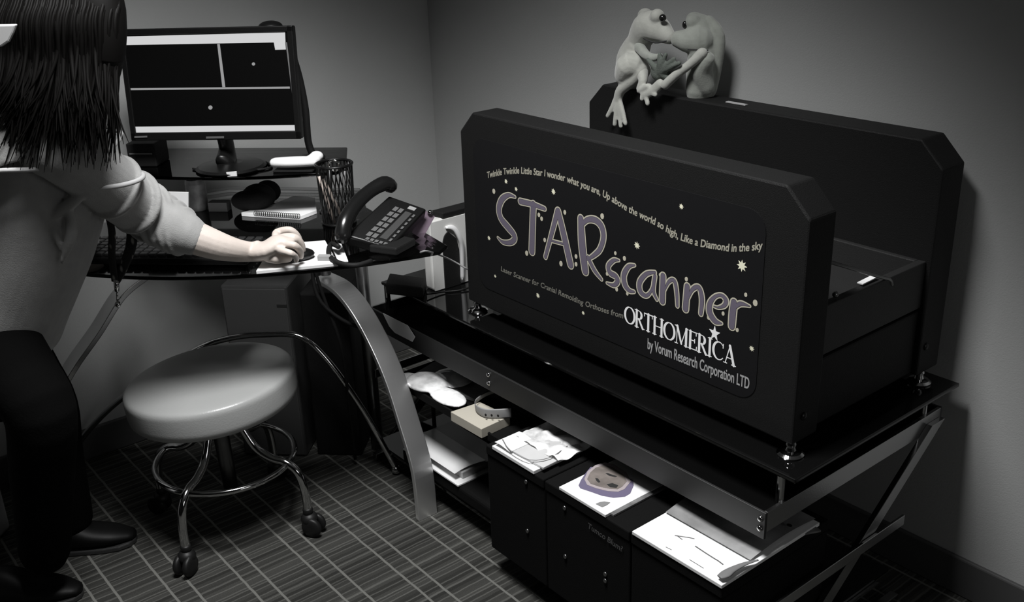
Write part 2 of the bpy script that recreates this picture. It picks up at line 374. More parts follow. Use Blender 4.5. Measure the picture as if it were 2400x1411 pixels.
def arc_text(mb, s, pts, height, sx, shear, bold):
    path = catmull(pts, 10); L = [0]
    for i in range(1, len(path)): L.append(L[-1]+np.linalg.norm(path[i]-path[i-1]))
    ws = [text_verts(wd)[0][:, 0].max() for wd in s.split()]; tot = sum(ws)+.33*(len(ws)-1); k = L[-1]/tot; pos = 0
    for wd, wl in zip(s.split(), ws):
        def at(d):
            i = min(np.searchsorted(L, d), len(L)-1); i = max(i, 1); t = (d-L[i-1])/(L[i]-L[i-1]+1e-9); return path[i-1]+(path[i]-path[i-1])*t
        p = at(pos*k); e = at((pos+wl)*k); dv = (e-p)/np.linalg.norm(e-p)
        put_text(mb, wd, p, dv, np.array([-dv[1], dv[0]])*.35+np.array([0, .65]), height, sx=k*.7/height, shear=shear, bold=bold)
        pos += wl+.33
mb = MB(); c7 = lambda a_, b_: np.array([PY(1120+a_/3.43, 370+b_/3.43, YD)[i] for i in (0, 2)])
arc_text(mb, 'Twinkle Twinkle Little Star I wonder what you are, Up above the world so high, Like a Diamond in the sky', [c7(*p) for p in ((75, 165), (250, 128), (400, 132), (620, 165), (850, 245), (1030, 325), (1200, 430), (1450, 555), (1600, 650), (1800, 718), (2000, 752), (2150, 752), (2285, 735))], .0145, 1, .15, .0009)
mb.build('rhyme_lettering', text_m, dec)
mb = MB()
arc_text(mb, 'Laser Scanner for Cranial Remolding Orthoses from', [q5(*p) for p in ((250, 693), (350, 738), (480, 787), (640, 858), (760, 902), (882, 940))], .0125, 1, .15, .0006)
mb.build('caption_lettering', mat('faint_lettering_print', (.20, .195, .17), .6), dec)
# serif capitals drawn as thick and thin strokes
TH, TN = .085, .03
def arcp(cx, cy, rx, ry, a0, a1, n=10): return [(cx+rx*math.cos(math.radians(a0+(a1-a0)*i/n)), cy+ry*math.sin(math.radians(a0+(a1-a0)*i/n))) for i in range(n+1)]
def oval(cx, rx, w=1.0):
    P = arcp(cx, .5, rx, .46, 90, 450, 20); return (P, [TN+(TH-TN)*abs(math.cos(math.radians(90+360*i/20))) for i in range(21)])
def serif(x, y, h=.13): return ([(x-h, y), (x+h, y)], [TN, TN])
SG = {
 'O': (.86, [oval(.43, .36)]),
 'R': (.74, [([(.16, .03), (.16, .97)], [TH, TH]), serif(.16, .03), serif(.1, .97, .08), (arcp(.3, .73, .22, .23, 90, -90, 8), [TN, TN, TH*.8, TH, TH, TH, TH*.8, TN, TN]), ([(.12, .96), (.3, .96)], [TN, TN]), ([(.16, .5), (.3, .5)], [TN, TN]), ([(.32, .5), (.62, .03)], [TH*.9, TH*.9]), serif(.66, .03, .08)]),
 'T': (.68, [([(.34, .03), (.34, .97)], [TH, TH]), serif(.34, .03), ([(.04, .96), (.64, .96)], [TN*1.3, TN*1.3]), ([(.05, .8), (.05, .96)], [TN, TN]), ([(.63, .8), (.63, .96)], [TN, TN])]),
 'H': (.86, [([(.17, .03), (.17, .97)], [TH, TH]), ([(.68, .03), (.68, .97)], [TH, TH]), ([(.17, .5), (.68, .5)], [TN, TN]), serif(.17, .03), serif(.17, .97), serif(.68, .03), serif(.68, .97)]),
 'M': (1.0, [([(.16, .03), (.18, .97)], [TN, TN]), ([(.18, .97), (.49, .08)], [TH, TH*.8]), ([(.49, .08), (.8, .97)], [TN, TN]), ([(.81, .03), (.81, .97)], [TH, TH]), serif(.14, .03, .1), serif(.83, .03, .13), serif(.1, .97, .07), serif(.86, .97, .07)]),
 'E': (.66, [([(.16, .03), (.16, .97)], [TH, TH]), ([(.08, .96), (.56, .96)], [TN, TN]), ([(.08, .04), (.6, .04)], [TN, TN]), ([(.16, .5), (.46, .5)], [TN, TN]), ([(.55, .8), (.55, .96)], [TN, TN]), ([(.59, .04), (.6, .22)], [TN, TN]), ([(.46, .4), (.46, .6)], [TN, TN])]),
 'I': (.36, [([(.17, .03), (.17, .97)], [TH, TH]), serif(.17, .03), serif(.17, .97)]),
 'C': (.78, [(arcp(.43, .5, .36, .46, 45, 318, 16), [TN+(TH-TN)*max(0, -math.cos(math.radians(45+273*i/16))) for i in range(17)]), ([(.69, .72), (.70, .92)], [TN, TN])]),
 'A': (.82, [([(.14, .03), (.4, .98)], [TN, TN]), ([(.39, .98), (.68, .03)], [TH, TH]), ([(.22, .33), (.56, .33)], [TN, TN]), serif(.14, .03, .1), serif(.68, .03, .13)]),
}
b0 = q6(318, 375); b1 = q6(1628, 872); hh = .039; word = 'ORTHOMERICA'; tot = sum(SG[c][0] for c in word)*.93; sx = (b1[0]-b0[0])/tot; mb = MB(); x = b0[0]
for c in word:
    wd, st = SG[c]
    for pts, hw in st: ribbon(mb, [np.array([x+p[0]*sx, .659+p[1]*hh]) for p in pts], [h*hh*.85 for h in hw], YD-.0005, YD, k=3)
    if c == 'I': sxp = x+.17*sx
    x += wd*sx*.93
mb.build('brand_lettering', white_l, dec)
c = q6(1385, 512)
mb = MB(); mb.prism([(c[0]+(.0135 if i % 2 == 0 else .0055)*math.cos(PI/2+i*PI/5), YD-.0005, c[1]+(.0165 if i % 2 == 0 else .0065)*math.sin(PI/2+i*PI/5)) for i in range(10)], (0, .0005, 0)); mb.build('star_emblem', white_l, dec)
mb = MB(); e0 = q6(590, 690); e1 = q6(1790, 1172); wv = text_verts('by Vorum Research Corporation LTD')[0][:, 0].max()
put_text(mb, 'by Vorum Research Corporation LTD', (e0[0], e0[1]), _n((e1-e0)), (0, 1), .0235, sx=(np.linalg.norm(e1-e0)/wv)*.7/.0235, bold=.0007); mb.build('maker_lettering', grey_l, dec)
# feet, screws
for i, (x_, y_) in enumerate(((-.955, 1.400), (-.955, 1.83), (-1.89, 1.400), (-1.89, 1.83))):
    f = MB().lathe((x_, y_, .5215), [(.024, 0), (.025, .003), (.020, .007), (.010, .010), (.008, .016), (.010, .022), (.008, .0285)]).build('levelling_foot', chrome, scn, smooth=False)
for y_, z_ in ((1.415, .599), (1.82, .609)):
    MB().ell((SX1+.001, y_, z_), (.004, .008, .008), seg=14).build('side_screw', blk_plastic, scn, smooth=True)
p = PZ(1740, 240, 1.031)
plabel(MB().box(p+np.array([0, -.02, .001]), (.055, .010, .002)).build('top_sticker', grey_l, scn), 'narrow pale sticker on the rear hood')

# ---------------- glass topped stand ----------------
std = thing('media_stand', 'black glass stand with flat chrome frame and slanted legs, carrying the black head scanner', 'stand', (-1.53, 1.6, 0))
GX0, GX1 = -2.235, -.896
MB().prism([(GX0, 1.335, .512), (GX1, 1.335, .512), (GX1, 1.888, .512), (GX0, 1.888, .512)], (0, 0, .009)).build('glass_top', blk_gloss, std, bevel=.0025)
RX0, RX1 = -2.235, -.92
for yr in (1.290, 1.872): MB().bb(RX0, RX1, yr, yr+.006, .405, .460).build('long_rail', mat('satin_rail', .085, .5, .9), std, bevel=.001)
for x_ in (RX1, RX0):
    s_ = -1 if x_ == RX1 else 1
    MB().bb(min(x_, x_+s_*.008), max(x_, x_+s_*.008), 1.296, 1.872, .418, .460).build('side_rail', brushed, std, bevel=.001)
    MB().prism([(x_, 1.872, .44), (x_, 1.822, .44), (x_, 1.265, .002), (x_, 1.315, .002)], (-s_*.012, 0, 0)).build('slanted_leg', brushed, std, bevel=.001)
    MB().bb(min(x_-s_*.013, x_-s_*.019), max(x_-s_*.013, x_-s_*.019), 1.30, 1.745, .238, .262).build('shelf_rail', brushed, std, bevel=.001)
    MB().bb(min(x_, x_+s_*.02), max(x_, x_+s_*.02), 1.26, 1.80, 0, .022).build('foot_rail', brushed, std, bevel=.002)
    for y_ in (1.345, 1.82):
        MB().lathe((x_+s_*.012, y_, .462), [(.008, -.03), (.008, .049)], seg=16).build('glass_spacer', chrome, std)
    for z_ in (.445, .425):
        MB().ell((x_+s_*.010, 1.2885, z_), (.006, .004, .006), seg=12).build('frame_bolt', chrome, std, smooth=True)
for z_ in (.447, .425):
    MB().ell((-1.71, 1.288, z_), (.006, .004, .006), seg=12).build('frame_bolt', chrome, std, smooth=True)
MB().prism([(RX0+.03, 1.255, .065), (-1.61, 1.255, .065), (-1.61, 1.205, .065), (RX1-.03, 1.205, .065), (RX1-.03, 1.80, .065), (RX0+.03, 1.80, .065)], (0, 0, .01)).build('lower_shelf', blk_gloss, std, bevel=.002)
MB().bb(RX0+.022, RX1-.022, 1.262, 1.75, .0605, .0645).build('shelf_support', brushed, std)

MB().bb(RX0+.012, RX1-.012, 1.298, 1.870, .436, .442).build('under_panel', mat('matte_black_board', .0015, .9, spec=.05), std)

# ---------------- black storage boxes with papers on their lids ----------------
def rivet(parent, x_, z_, y_=1.188): MB().ell((x_, y_, z_), (.0048, .003, .0055), seg=12).build('rivet', steel, parent, smooth=True)
blk_card = mat('black_card', .005, .85, bump=.3, bscale=700, spec=.12)
BOX = [(-1.598, -1.402, 'leftmost of the black storage boxes, under the bagged papers', (( -1.461, .316), (-1.461, .191))),
       (-1.398, -1.152, 'black storage box with pale handwriting, under the baby photo brochure', ((-1.338, .311), (-1.338, .191), (-1.218, .214), (-1.218, .198))),
       (-1.148, -.925, 'black storage box nearest the wall baseboard, under the spiral bound booklet', ())]
boxes = []
for x0, x1, lab, rv in BOX:
    bx = thing('storage_box', lab, 'box', ((x0+x1)/2, 1.35, .0755), 'black storage boxes on the lower shelf'); boxes.append(bx)
    MB().bb(x0, x1, 1.19, 1.50, .0755, .325).build('box_body', blk_card, bx, bevel=.003)
    MB().bb(x0, x1, 1.187, 1.503, .3255, .349).build('lid', blk_card, bx, bevel=.003)
    for x_, z_ in rv: rivet(bx, x_, z_)
mb = MB(); put_text(mb, 'Tumco Blum?', (-1.268, .300), (1, -.06), (0, 1), .0135, sx=.92, shear=.2, bold=.0004, y=1.1865)
plabel(mb.build('handwriting', mat('chalk_writing', .08, .8), boxes[1]), 'pale chalk handwriting')
# low box on the left with a pile on it, and a document tray above it
lb = thing('document_box', 'low black box with a curved front, left of the three storage boxes', 'box', (-1.82, 1.35, .0755))
MB().prism([(-2.06, 1.250, .0755), (-1.61, 1.250, .0755), (-1.61, 1.50, .0755), (-2.06, 1.50, .0755)], (0, 0, .042)).build('box_body', blk_card, lb, bevel=.01, bseg=3)
tray = thing('letter_tray', 'flat black letter tray on posts above the white paper pile', 'tray', (-1.84, 1.36, .118))
MB().bb(-2.07, -1.605, 1.251, 1.50, .307, .320).bb(-2.07, -1.605, 1.245, 1.251, .307, .329).bb(-1.611, -1.605, 1.251, 1.50, .32, .329).bb(-2.07, -2.064, 1.251, 1.5, .32, .329).build('tray_base', blk_card, tray, bevel=.002)
for x_ in (-2.06, -1.615):
    for y_ in (1.36, 1.49): MB().bb(x_-.004, x_+.004, y_-.004, y_+.004, .118, .307).build('tray_post', blk_soft, tray)
# papers: quads placed by their seen corners on a known height
def sheet(name, px, z, t, m, lab=None, cat=None, group=None, parent=None, bevel=0):
    P = [PZ(u, v, z+t) for u, v in px]; P = [np.array([p[0], p[1], z]) for p in P]
    o = MB().prism(P, (0, 0, t)).build(name, m, parent, bevel=bevel)
    if lab: tag(o, lab, cat, group)
    return o
gloss_grey = mat('glossy_grey_print', .32, .18, var=.35, vscale=14)
photo_grey = mat('printed_photo', .16, .5, var=.5, vscale=30)
# spiral booklet, right
bk = thing('spiral_booklet', 'white open booklet with a grey glossy band and binding holes, on the rightmost black box', 'booklet', (-1.03, 1.3, .3495))
def corner_sheet(x0, x1, y0, y1, z0, z1, name, m, parent, rot=0, **k):
    c_, s_ = math.cos(rot), math.sin(rot); cx, cy = (x0+x1)/2, (y0+y1)/2
    P = [(cx+(x-cx)*c_-(y-cy)*s_, cy+(x-cx)*s_+(y-cy)*c_, z0) for x, y in ((x0, y0), (x1, y0), (x1, y1), (x0, y1))]
    return MB().prism(P, (0, 0, z1-z0)).build(name, m, parent, **k)
corner_sheet(-1.143, -.925, 1.185, 1.47, .3495, .357, 'page_block', paper, bk, bevel=.001)
# curled glossy top page: a gentle wave along y
def wavesheet(x0, x1, y0, y1, zf, m, name, parent, nx=10, ny=24, lab=None):
    mb = MB(); vs = []; fs = []
    for i in range(nx+1):
        for j in range(ny+1):
            x = x0+(x1-x0)*i/nx; y = y0+(y1-y0)*j/ny; vs.append((x, y, zf(x, y)))
    for i in range(nx):
        for j in range(ny):
            a_ = i*(ny+1)+j; fs.append((a_, a_+ny+1, a_+ny+2, a_+1))
    n = len(vs); vs2 = [(a_, b_, c_-.0006) for a_, b_, c_ in vs]; fs2 = [tuple(k+n for k in f[::-1]) for f in fs]
    o = mb.add(vs+vs2, fs+fs2).build(name, m, parent, smooth=True)
    if lab: o['label'] = lab
    return o
wavesheet(-1.140, -.935, 1.275, 1.47, lambda x, y: .3582+.012*math.sin(min(max((y-1.275)/.195, 0), 1)*PI)*(.6+.4*math.sin(x*20))+.003, gloss_grey, 'glossy_page', bk, lab='grey glossy half page with a bright crease')
ink = mat('pencil_ink', .12, .8)
mb = MB()
for i in range(9):
    x_ = -1.12+i*.022; mb.ell((x_, 1.424-i*.003, .3735), (.006, .0045, .0012), seg=10)
mb.build('binding_holes', blk_soft, bk)
def zline(mb, px, z, w=.0012):
    P = [PZ(u, v, z) for u, v in px]; mb.loft(P, [(.0004, w)]*len(P), seg=6, k=3)
s4 = lambda a_, b_: (1480+a_/5.217, 1140+b_/5.217)
for pts, w_ in (([(530, 600), (600, 610), (700, 625), (770, 640)], .0010), ([(780, 730), (900, 810), (1010, 880), (1060, 910), (1120, 955)], .0014), ([(710, 895), (800, 950), (880, 1000)], .0006), ([(420, 740), (490, 775)], .0005), ([(555, 600), (620, 650)], .0009)):
    mb = MB(); zline(mb, [s4(*p) for p in pts], .3575, w_); mb.build('pencil_line', ink, bk)
mb = MB(); P = [PZ(*s4(*p), .366) for p in ((1075, 1110), (1150, 1075), (1230, 1020), (1380, 950), (1550, 900))]
mb.loft(P, [(.002, .006), (.003, .010), (.003, .008), (.002, .005), (.001, .002)], seg=8); mb.build('page_curl', grey_m, bk, smooth=True)
sd = tag(MB().prism([np.array([*PZ(u, v, .36)[:2], .3495]) for u, v in ((1811, 1258), (1925, 1236), (1868, 1195), (1800, 1215))], (0, 0, .004)).build('photo_print', photo_grey), 'small dim grey photo print lying under the rail corner beside the booklet', 'photo')
# baby photo brochure
s3 = lambda a_, b_: (1290+a_/7.427, 1050+b_/7.427)
br = thing('brochure', 'white brochure with a baby face framed by a purple band, on the middle black box', 'brochure', (-1.27, 1.27, .3495))
corner_sheet(-1.352, -1.216, 1.186, 1.36, .3495, .356, 'page_block', paper, br, bevel=.0008)
corner_sheet(-1.235, -1.207, 1.200, 1.37, .3496, .3545, 'under_page', photo_grey, br, bevel=.0008)
ZB = .3572
def zpoly(px, z, m, name, parent, t=.0005, lab=None):
    P = [PZ(u, v, z) for u, v in px]; o = MB().prism([(p[0], p[1], z-t) for p in P], (0, 0, t)).build(name, m, parent)
    if lab: o['label'] = lab
    return o
band = mat('purple_band_print', (.16, .14, .22), .5); bface = mat('baby_face_print', (.20, .175, .16), .5, var=.25, vscale=40)
zpoly([s3(*p) for p in ((610, 440), (530, 560), (490, 650), (520, 700), (700, 760), (900, 830), (1100, 865), (1300, 845), (1390, 790), (1450, 650), (1440, 560), (1330, 500), (1150, 330), (930, 330), (700, 330))], ZB-.0006, band, 'purple_band', br)
zpoly([s3(*p) for p in ((780, 300), (650, 400), (590, 540), (640, 640), (800, 700), (1000, 750), (1180, 760), (1290, 715), (1400, 580), (1330, 430), (1100, 280), (950, 250))], ZB, mat('pale_rim_print', (.42, .37, .38), .5), 'face_rim', br)
zpoly([s3(*p) for p in ((790, 340), (690, 430), (640, 540), (700, 620), (850, 670), (1020, 705), (1170, 715), (1250, 670), (1330, 580), (1280, 470), (1080, 330), (920, 300))], ZB+.0005, bface, 'face_print', br)
for pts in (((960, 440), (1000, 435), (1080, 465), (1160, 490), (1130, 505), (1020, 480)), ((780, 520), (830, 530), (870, 590), (840, 600), (800, 570)), ((980, 630), (1080, 610), (1180, 650), (1150, 690), (1040, 680))):
    zpoly([s3(*p) for p in pts], ZB+.001, mat('dark_print', .025, .6), 'face_feature', br)
zpoly([s3(*p) for p in ((790, 970), (860, 940), (940, 930), (1040, 945), (980, 990), (900, 1025), (850, 1000))], ZB, mat('grey_print', .25, .6), 'logo_print', br)
# bagged papers on the left box
plastic = mat('clear_plastic_film', .88, .12, var=.45, vscale=22, spec=.9, bump=1.0, bscale=35)
pk = thing('bagged_papers', 'stack of papers in crinkled clear plastic on the leftmost black storage box', 'papers', (-1.5, 1.27, .3495))
corner_sheet(-1.572, -1.430, 1.185, 1.40, .3495, .358, 'page_block', paper, pk, bevel=.001)
corner_sheet(-1.560, -1.424, 1.20, 1.41, .3585, .364, 'page_block', mat('offwhite_paper', .6, .6, var=.1), pk, rot=.04, bevel=.001)
def crinkle(x, y): return .3672+.003*math.sin(x*95+y*40)+.003*math.sin(y*120-x*60)+.002*math.sin(x*210)
wavesheet(-1.560, -1.415, 1.24, 1.42, crinkle, plastic, 'plastic_bag', pk, nx=24, ny=30)
wavesheet(-1.568, -1.515, 1.19, 1.26, lambda x, y: .3668+.002*math.sin(x*80), paper, 'folded_sheet', pk)
mb = MB(); zline(mb, [(1178, 1030), (1195, 1055), (1240, 1078), (1290, 1072), (1330, 1045)], .369, .0015); mb.build('bag_seam', grey_m, pk)
# objects in the letter tray
bag = thing('crumpled_bag', 'crumpled clear plastic bag over a grey booklet, at the left end of the letter tray', 'bag', (-1.93, 1.31, .3205))
corner_sheet(-2.06, -1.84, 1.29, 1.46, .3205, .328, 'booklet', mat('dull_grey_paper', .2, .7, var=.2), bag, rot=.3)
MB().ell(PZ(1000, 895, .338), (.060, .050, .012)).ell(PZ(1050, 930, .334), (.065, .035, .010)).ell(PZ(960, 890, .331), (.045, .035, .007)).ell(PZ(1060, 885, .333), (.06, .055, .007)).build('plastic_film', plastic, bag, remesh=.004, smooth_it=2)
cb_ = tag(MB().prism([np.array([p[0], p[1], .3205]) for p in [PZ(u, v, .345) for u, v in ((1056, 965), (1128, 1006), (1195, 975), (1125, 942))]], (0, 0, .0245)).build('cream_box', cream, bevel=.001), 'cream cardboard block between the plastic bag and the strap in the letter tray', 'box')
stp = thing('headband_strap', 'looped pale strap with punched holes lying on the cream block in the letter tray', 'strap', (-1.68, 1.32, .346))
P = [PZ(u, v, .359) for u, v in ((1195, 910), (1150, 920), (1118, 938), (1115, 955), (1135, 968), (1165, 970), (1198, 968))]
MB().loft(P, [(.004, .0006), (.005, .0007), (.006, .0008), (.009, .0009), (.012, .0009), (.013, .0009), (.013, .0009)], seg=8, upv=(0, 0, 1)).build('strap_band', mat('pale_webbing', .3, .7), stp, smooth=True)
mb = MB()
for u, v in ((1139, 971), (1153, 972), (1168, 973)): mb.ell(PZ(u, v, .3595)+np.array([.002, -.0025, 0]), (.0035, .002, .0035), seg=8)
mb.build('punched_holes', blk_soft, stp)
tag(sheet('black_folder', ((1145, 925), (1250, 975), (1330, 935), (1200, 870)), .3205, .006, blk_soft), 'flat black folder in the letter tray behind the strap', 'folder')
# pile under the tray
pl_ = thing('paper_pile', 'pile of glossy white papers under the letter tray, left of the storage boxes', 'papers', (-1.9, 1.3, .118))
corner_sheet(-2.045, -1.800, 1.246, 1.40, .118, .123, 'page_block', paper, pl_, bevel=.001)
corner_sheet(-2.05, -1.815, 1.272, 1.41, .1235, .142, 'folded_stack', mat('light_grey_paper', .45, .35, var=.1), pl_, bevel=.002)
wavesheet(-2.04, -1.82, 1.252, 1.35, lambda x, y: .1455+.004*math.sin((y-1.25)*35)-.05*max(0, 1.27-y), mat('glossy_white_paper', .8, .25), 'glossy_page', pl_)

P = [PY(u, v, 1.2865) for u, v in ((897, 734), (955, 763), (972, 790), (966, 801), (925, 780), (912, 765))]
tag(MB().prism(P, (0, .0015, 0)).build('rail_reflection_patch', paper), 'white patch painted as a reflection on the chrome rail beside the curved desk leg', 'card')  # added white patch that paints a bright reflection on the front rail
# ---------------- corner desk ----------------
DAX = (DU, -DNN, np.array([0, 0, 1]))          # desk axes: along, away from the room, up
dark_glass = mat('smoked_glass', (.05, .052, .052), .04, spec=.6)
def glassmat(name, tc_):
    m = bpy.data.materials.new(name); m.use_nodes = True; nt = m.node_tree; nt.nodes.clear()
    o = nt.nodes.new('ShaderNodeOutputMaterial'); tr_ = nt.nodes.new('ShaderNodeBsdfTransparent'); tr_.inputs[0].default_value = (tc_, tc_, tc_, 1)
    g = nt.nodes.new('ShaderNodeBsdfGlossy'); g.inputs['Roughness'].default_value = .05; g.inputs['Color'].default_value = (.9, .9, .9, 1)
    fr = nt.nodes.new('ShaderNodeFresnel'); fr.inputs['IOR'].default_value = 1.4; mx = nt.nodes.new('ShaderNodeMixShader')
    nt.links.new(fr.outputs[0], mx.inputs[0]); nt.links.new(tr_.outputs[0], mx.inputs[1]); nt.links.new(g.outputs[0], mx.inputs[2]); nt.links.new(mx.outputs[0], o.inputs[0]); return m
smoked = glassmat('smoked_clear_glass', .72); dark_shelf = glassmat('dark_smoked_glass', .2)
desk = thing('corner_desk', 'smoked glass corner desk with curved chrome legs and a raised monitor shelf', 'desk', D(.1, .0, 0))
def arcpoly(u0, u1, f, back, z, n=28):
    return [D(u0+(u1-u0)*i/n, f(u0+(u1-u0)*i/n), z) for i in range(n+1)]+[D(u, nn, z) for u, nn in back]
front = lambda u: .416-.53*(u-.12)**2
MB().prism(arcpoly(-.42, .69, front, [(.70, .20), (.62, .09), (.50, -.02), (.44, -.10), (.38, -.28), (.0, -.30), (-.15, -.20), (-.42, .015)], .730), (0, 0, .0085)).build('glass_top', smoked, desk, bevel=.003)
MB().loft([D(-.42+1.1*i/28, front(-.42+1.1*i/28)-.004, .7345) for i in range(29)], (.0055, .0035), seg=8, k=1).build('edge_band', blk_plastic, desk, smooth=True)
rf = lambda u: .045-.55*(u-.10)**2
MB().prism(arcpoly(-.20, .40, rf, [(.41, -.05), (.36, -.26), (-.16, -.26)], .850), (0, 0, .008)).build('raised_shelf', dark_shelf, desk, bevel=.003)
for u_, n_ in ((-.14, -.03), (.345, -.06), (.30, -.24), (-.08, -.24)):
    MB().loft([D(u_, n_, .739), D(u_, n_, .850)], .008, seg=14, k=1).lathe(D(u_, n_, .739), [(.018, 0), (.018, .004), (.009, .006)]).build('shelf_post', steel, desk, smooth=False)
def flatleg(px, n, hw, th, name, m, extra=None):
    C = [PN(u, v, n) for u, v in px]
    if extra: C = C+[np.array(e) for e in extra]
    path = catmull(C, 8); mb = MB(); vs = []; fs = []
    for i in range(len(path)):
        t = path[min(i+1, len(path)-1)]-path[max(i-1, 0)]; t = _n(t); s_ = _n(np.cross(t, DNN)); q_ = DNN
        for a_, b_ in ((-1, -1), (1, -1), (1, 1), (-1, 1)): vs.append(path[i]+s_*hw*a_+q_*th*b_)
    for i in range(len(path)-1):
        for j in range(4): fs.append((i*4+j, i*4+(j+1) % 4, i*4+4+(j+1) % 4, i*4+4+j))
    fs += [(3, 2, 1, 0), tuple(len(vs)-4+j for j in range(4))]
    return mb.add(vs, fs).build(name, m, desk, bevel=.002, smooth=False)
def bowleg(C, wd, hw, th, m):
    path = catmull(C, 8); vs = []; fs = []
    for i in range(len(path)):
        t = _n(path[min(i+1, len(path)-1)]-path[max(i-1, 0)]); s_ = _n(np.cross(t, wd))
        for a_, b_ in ((-1, -1), (1, -1), (1, 1), (-1, 1)): vs.append(path[i]+wd*hw*a_+s_*th*b_)
    for i in range(len(path)-1):
        for j in range(4): fs.append((i*4+j, i*4+(j+1) % 4, i*4+4+(j+1) % 4, i*4+4+j))
    fs += [(3, 2, 1, 0), tuple(len(vs)-4+j for j in range(4))]
    return MB().add(vs, fs).build('curved_leg', m, desk, bevel=.002, smooth=False)
bowleg([np.array([-1.897, 1.21, .0])]+[PY(u, v, 1.21) for u, v in ((988, 1100), (957, 990), (921, 880), (878, 785), (836, 715), (797, 672), (755, 650))], np.array([0, 1., 0]), .029, .007, mat('satin_chrome', .92, .40, .95))
bowleg([np.array([-2.5, .412, .0]), np.array([-2.5, .425, .12])]+[PX(u, v, -2.5) for u, v in ((75, 1060), (100, 1000), (132, 920), (172, 850), (225, 775), (280, 690))]+[np.array([-2.5, .80, .61])], np.array([1., 0, 0]), .029, .007, brushed)
MB().loft([(-2.305, 1.21, .555), (-2.305, 1.21, .73)], .014, seg=14, k=1).build('leg_post', steel, desk, smooth=True)
MB().loft([(-2.5, .79, .60), (-2.5, .79, .73)], .014, seg=14, k=1).build('leg_post', steel, desk, smooth=True)
MB().loft([PN(u, v, 0) for u, v in ((148, 1088), (215, 1000), (290, 930), (400, 856), (470, 814), (545, 791), (620, 784), (700, 788), (762, 838), (850, 960), (933, 1106))], .0085, seg=12, k=6).build('arched_brace', chrome, desk, smooth=True)
for u_ in (-.487, .487): MB().ell(D(u_*.995, 0.0, .014), (.013, .013, .013), seg=14).build('brace_tip', chrome, desk, smooth=True)
MB().loft([D(.40, -.14, .0), D(.40, -.14, .73)], .018, seg=16, k=1).build('rear_post', steel, desk, smooth=True)

# ---------------- monitor ----------------
mon = thing('monitor', 'black flat monitor showing dark scan windows with white bars, on the raised glass shelf', 'monitor', D(.09, -.06, .8585))
MT = .10   # backward tilt
mc = (PN(305, 328, -.03)+PN(712, 322, -.03)+PN(680, 62, -.03)+PN(281, 69, -.03))/4
m0, m1, m2, m3 = [PN(*p, -.03) for p in ((305, 328), (712, 322), (680, 62), (281, 69))]
mr = _n((m1-m0)+(m2-m3)); mn = _n(DNN*math.cos(MT)+np.array([0, 0, math.sin(MT)])); mn = _n(mn-mr*(mn @ mr)); mu_ = np.cross(mn, mr)
if mu_[2] < 0: mu_ = -mu_
MW = (np.linalg.norm(m1-m0)+np.linalg.norm(m2-m3))/2; MH = .5*(np.linalg.norm(m3-m0)+np.linalg.norm(m2-m1))*1.0
max_ = (mr, mn, mu_)
MB().box(mc-mn*.012, (MW, .024, MH), max_).build('monitor_case', blk_plastic, mon, bevel=.004)
MB().box(mc-mn*.035, (MW*.8, .03, MH*.75), max_).build('back_shell', blk_plastic, mon, bevel=.01)
bz = .014
fr = MB()
for s_ in (-1, 1):
    fr.box(mc+mr*s_*(MW/2-bz/2)+mn*.002, (bz, .006, MH), max_)
fr.box(mc+mu_*(MH/2-bz/2)+mn*.002, (MW, .006, bz), max_).box(mc-mu_*(MH/2-.010)+mn*.002, (MW, .006, .020), max_)
fr.build('bezel', blk_plastic, mon, bevel=.002)
def pl_at(px, off=0.0):      # pixel onto the screen plane
    d = ray(*px); c = mc+mn*(.0008+off); return O+d*((c-O) @ mn)/(d @ mn)
scr = MB().box(mc+mn*.0004, (MW-2*bz+.002, .0008, MH-.030), max_).build('screen', mat('dark_screen', .0015, .5, emit=.001, spec=.08), mon)
lit = mat('lit_screen_white', .0, .5, emit=.62); lit2 = mat('lit_screen_grey', .0, .5, emit=.30)
def patch(pxs, m, nm, off=.0006):
    P = [pl_at(p, off) for p in pxs]; MB().prism(P, -mn*.0004).build(nm, m, scr)
patch([(276, 86), (668, 76), (669, 99), (280, 106)], lit, 'title_bar')
patch([(638, 80), (666, 78), (670, 116), (645, 117)], lit, 'menu_block', .0008)
patch([(309, 297), (697, 293), (698, 306), (311, 311)], lit, 'task_bar')
patch([(293, 207), (679, 203), (679.5, 207.5), (294, 211.5)], lit2, 'divider')
patch([(509, 103), (515, 103), (528, 204), (521, 204)], lit2, 'divider')
patch([(279, 106), (281.5, 106), (311, 300), (308, 300)], mat('lit_screen_dim', 0, .5, emit=.035), 'divider')
patch([(669, 99), (672.5, 99), (698, 296), (694, 296)], mat('lit_screen_dim2', 0, .5, emit=.14), 'divider')
for c_, r in (((594, 150), 4), ((493, 252), 5)):
    patch([(c_[0]+r*math.cos(t*PI/5), c_[1]+r*math.sin(t*PI/5)) for t in range(10)], lit2, 'marker')
patch([(483, 320), (525, 319), (525, 324), (483, 325)], mat('logo_grey', .10, .5), 'brand_plate', .007)
patch([(315, 319), (345, 318), (345, 322), (315, 323)], mat('sticker_grey', .12, .5), 'sticker', .007)
MB().loft([mc-mu_*(MH/2-.04)-mn*.045, D(.10, -.07, .90), D(.11, -.03, .868)], [(.03, .012), (.028, .014), (.035, .02)], seg=16).build('stand_neck', blk_plastic, mon, smooth=True)
MB().lathe(D(.115, -.045, .8585), [(.085, 0), (.088, .004), (.080, .009), (.03, .016)]).build('stand_base', blk_plastic, mon, smooth=False)
P = [PN(u, v, .038) for u, v in ((530, 404), (554, 402), (555, 413), (533, 414))]
MB().prism(P, -DNN*.003).build('stand_tag', paper, mon)
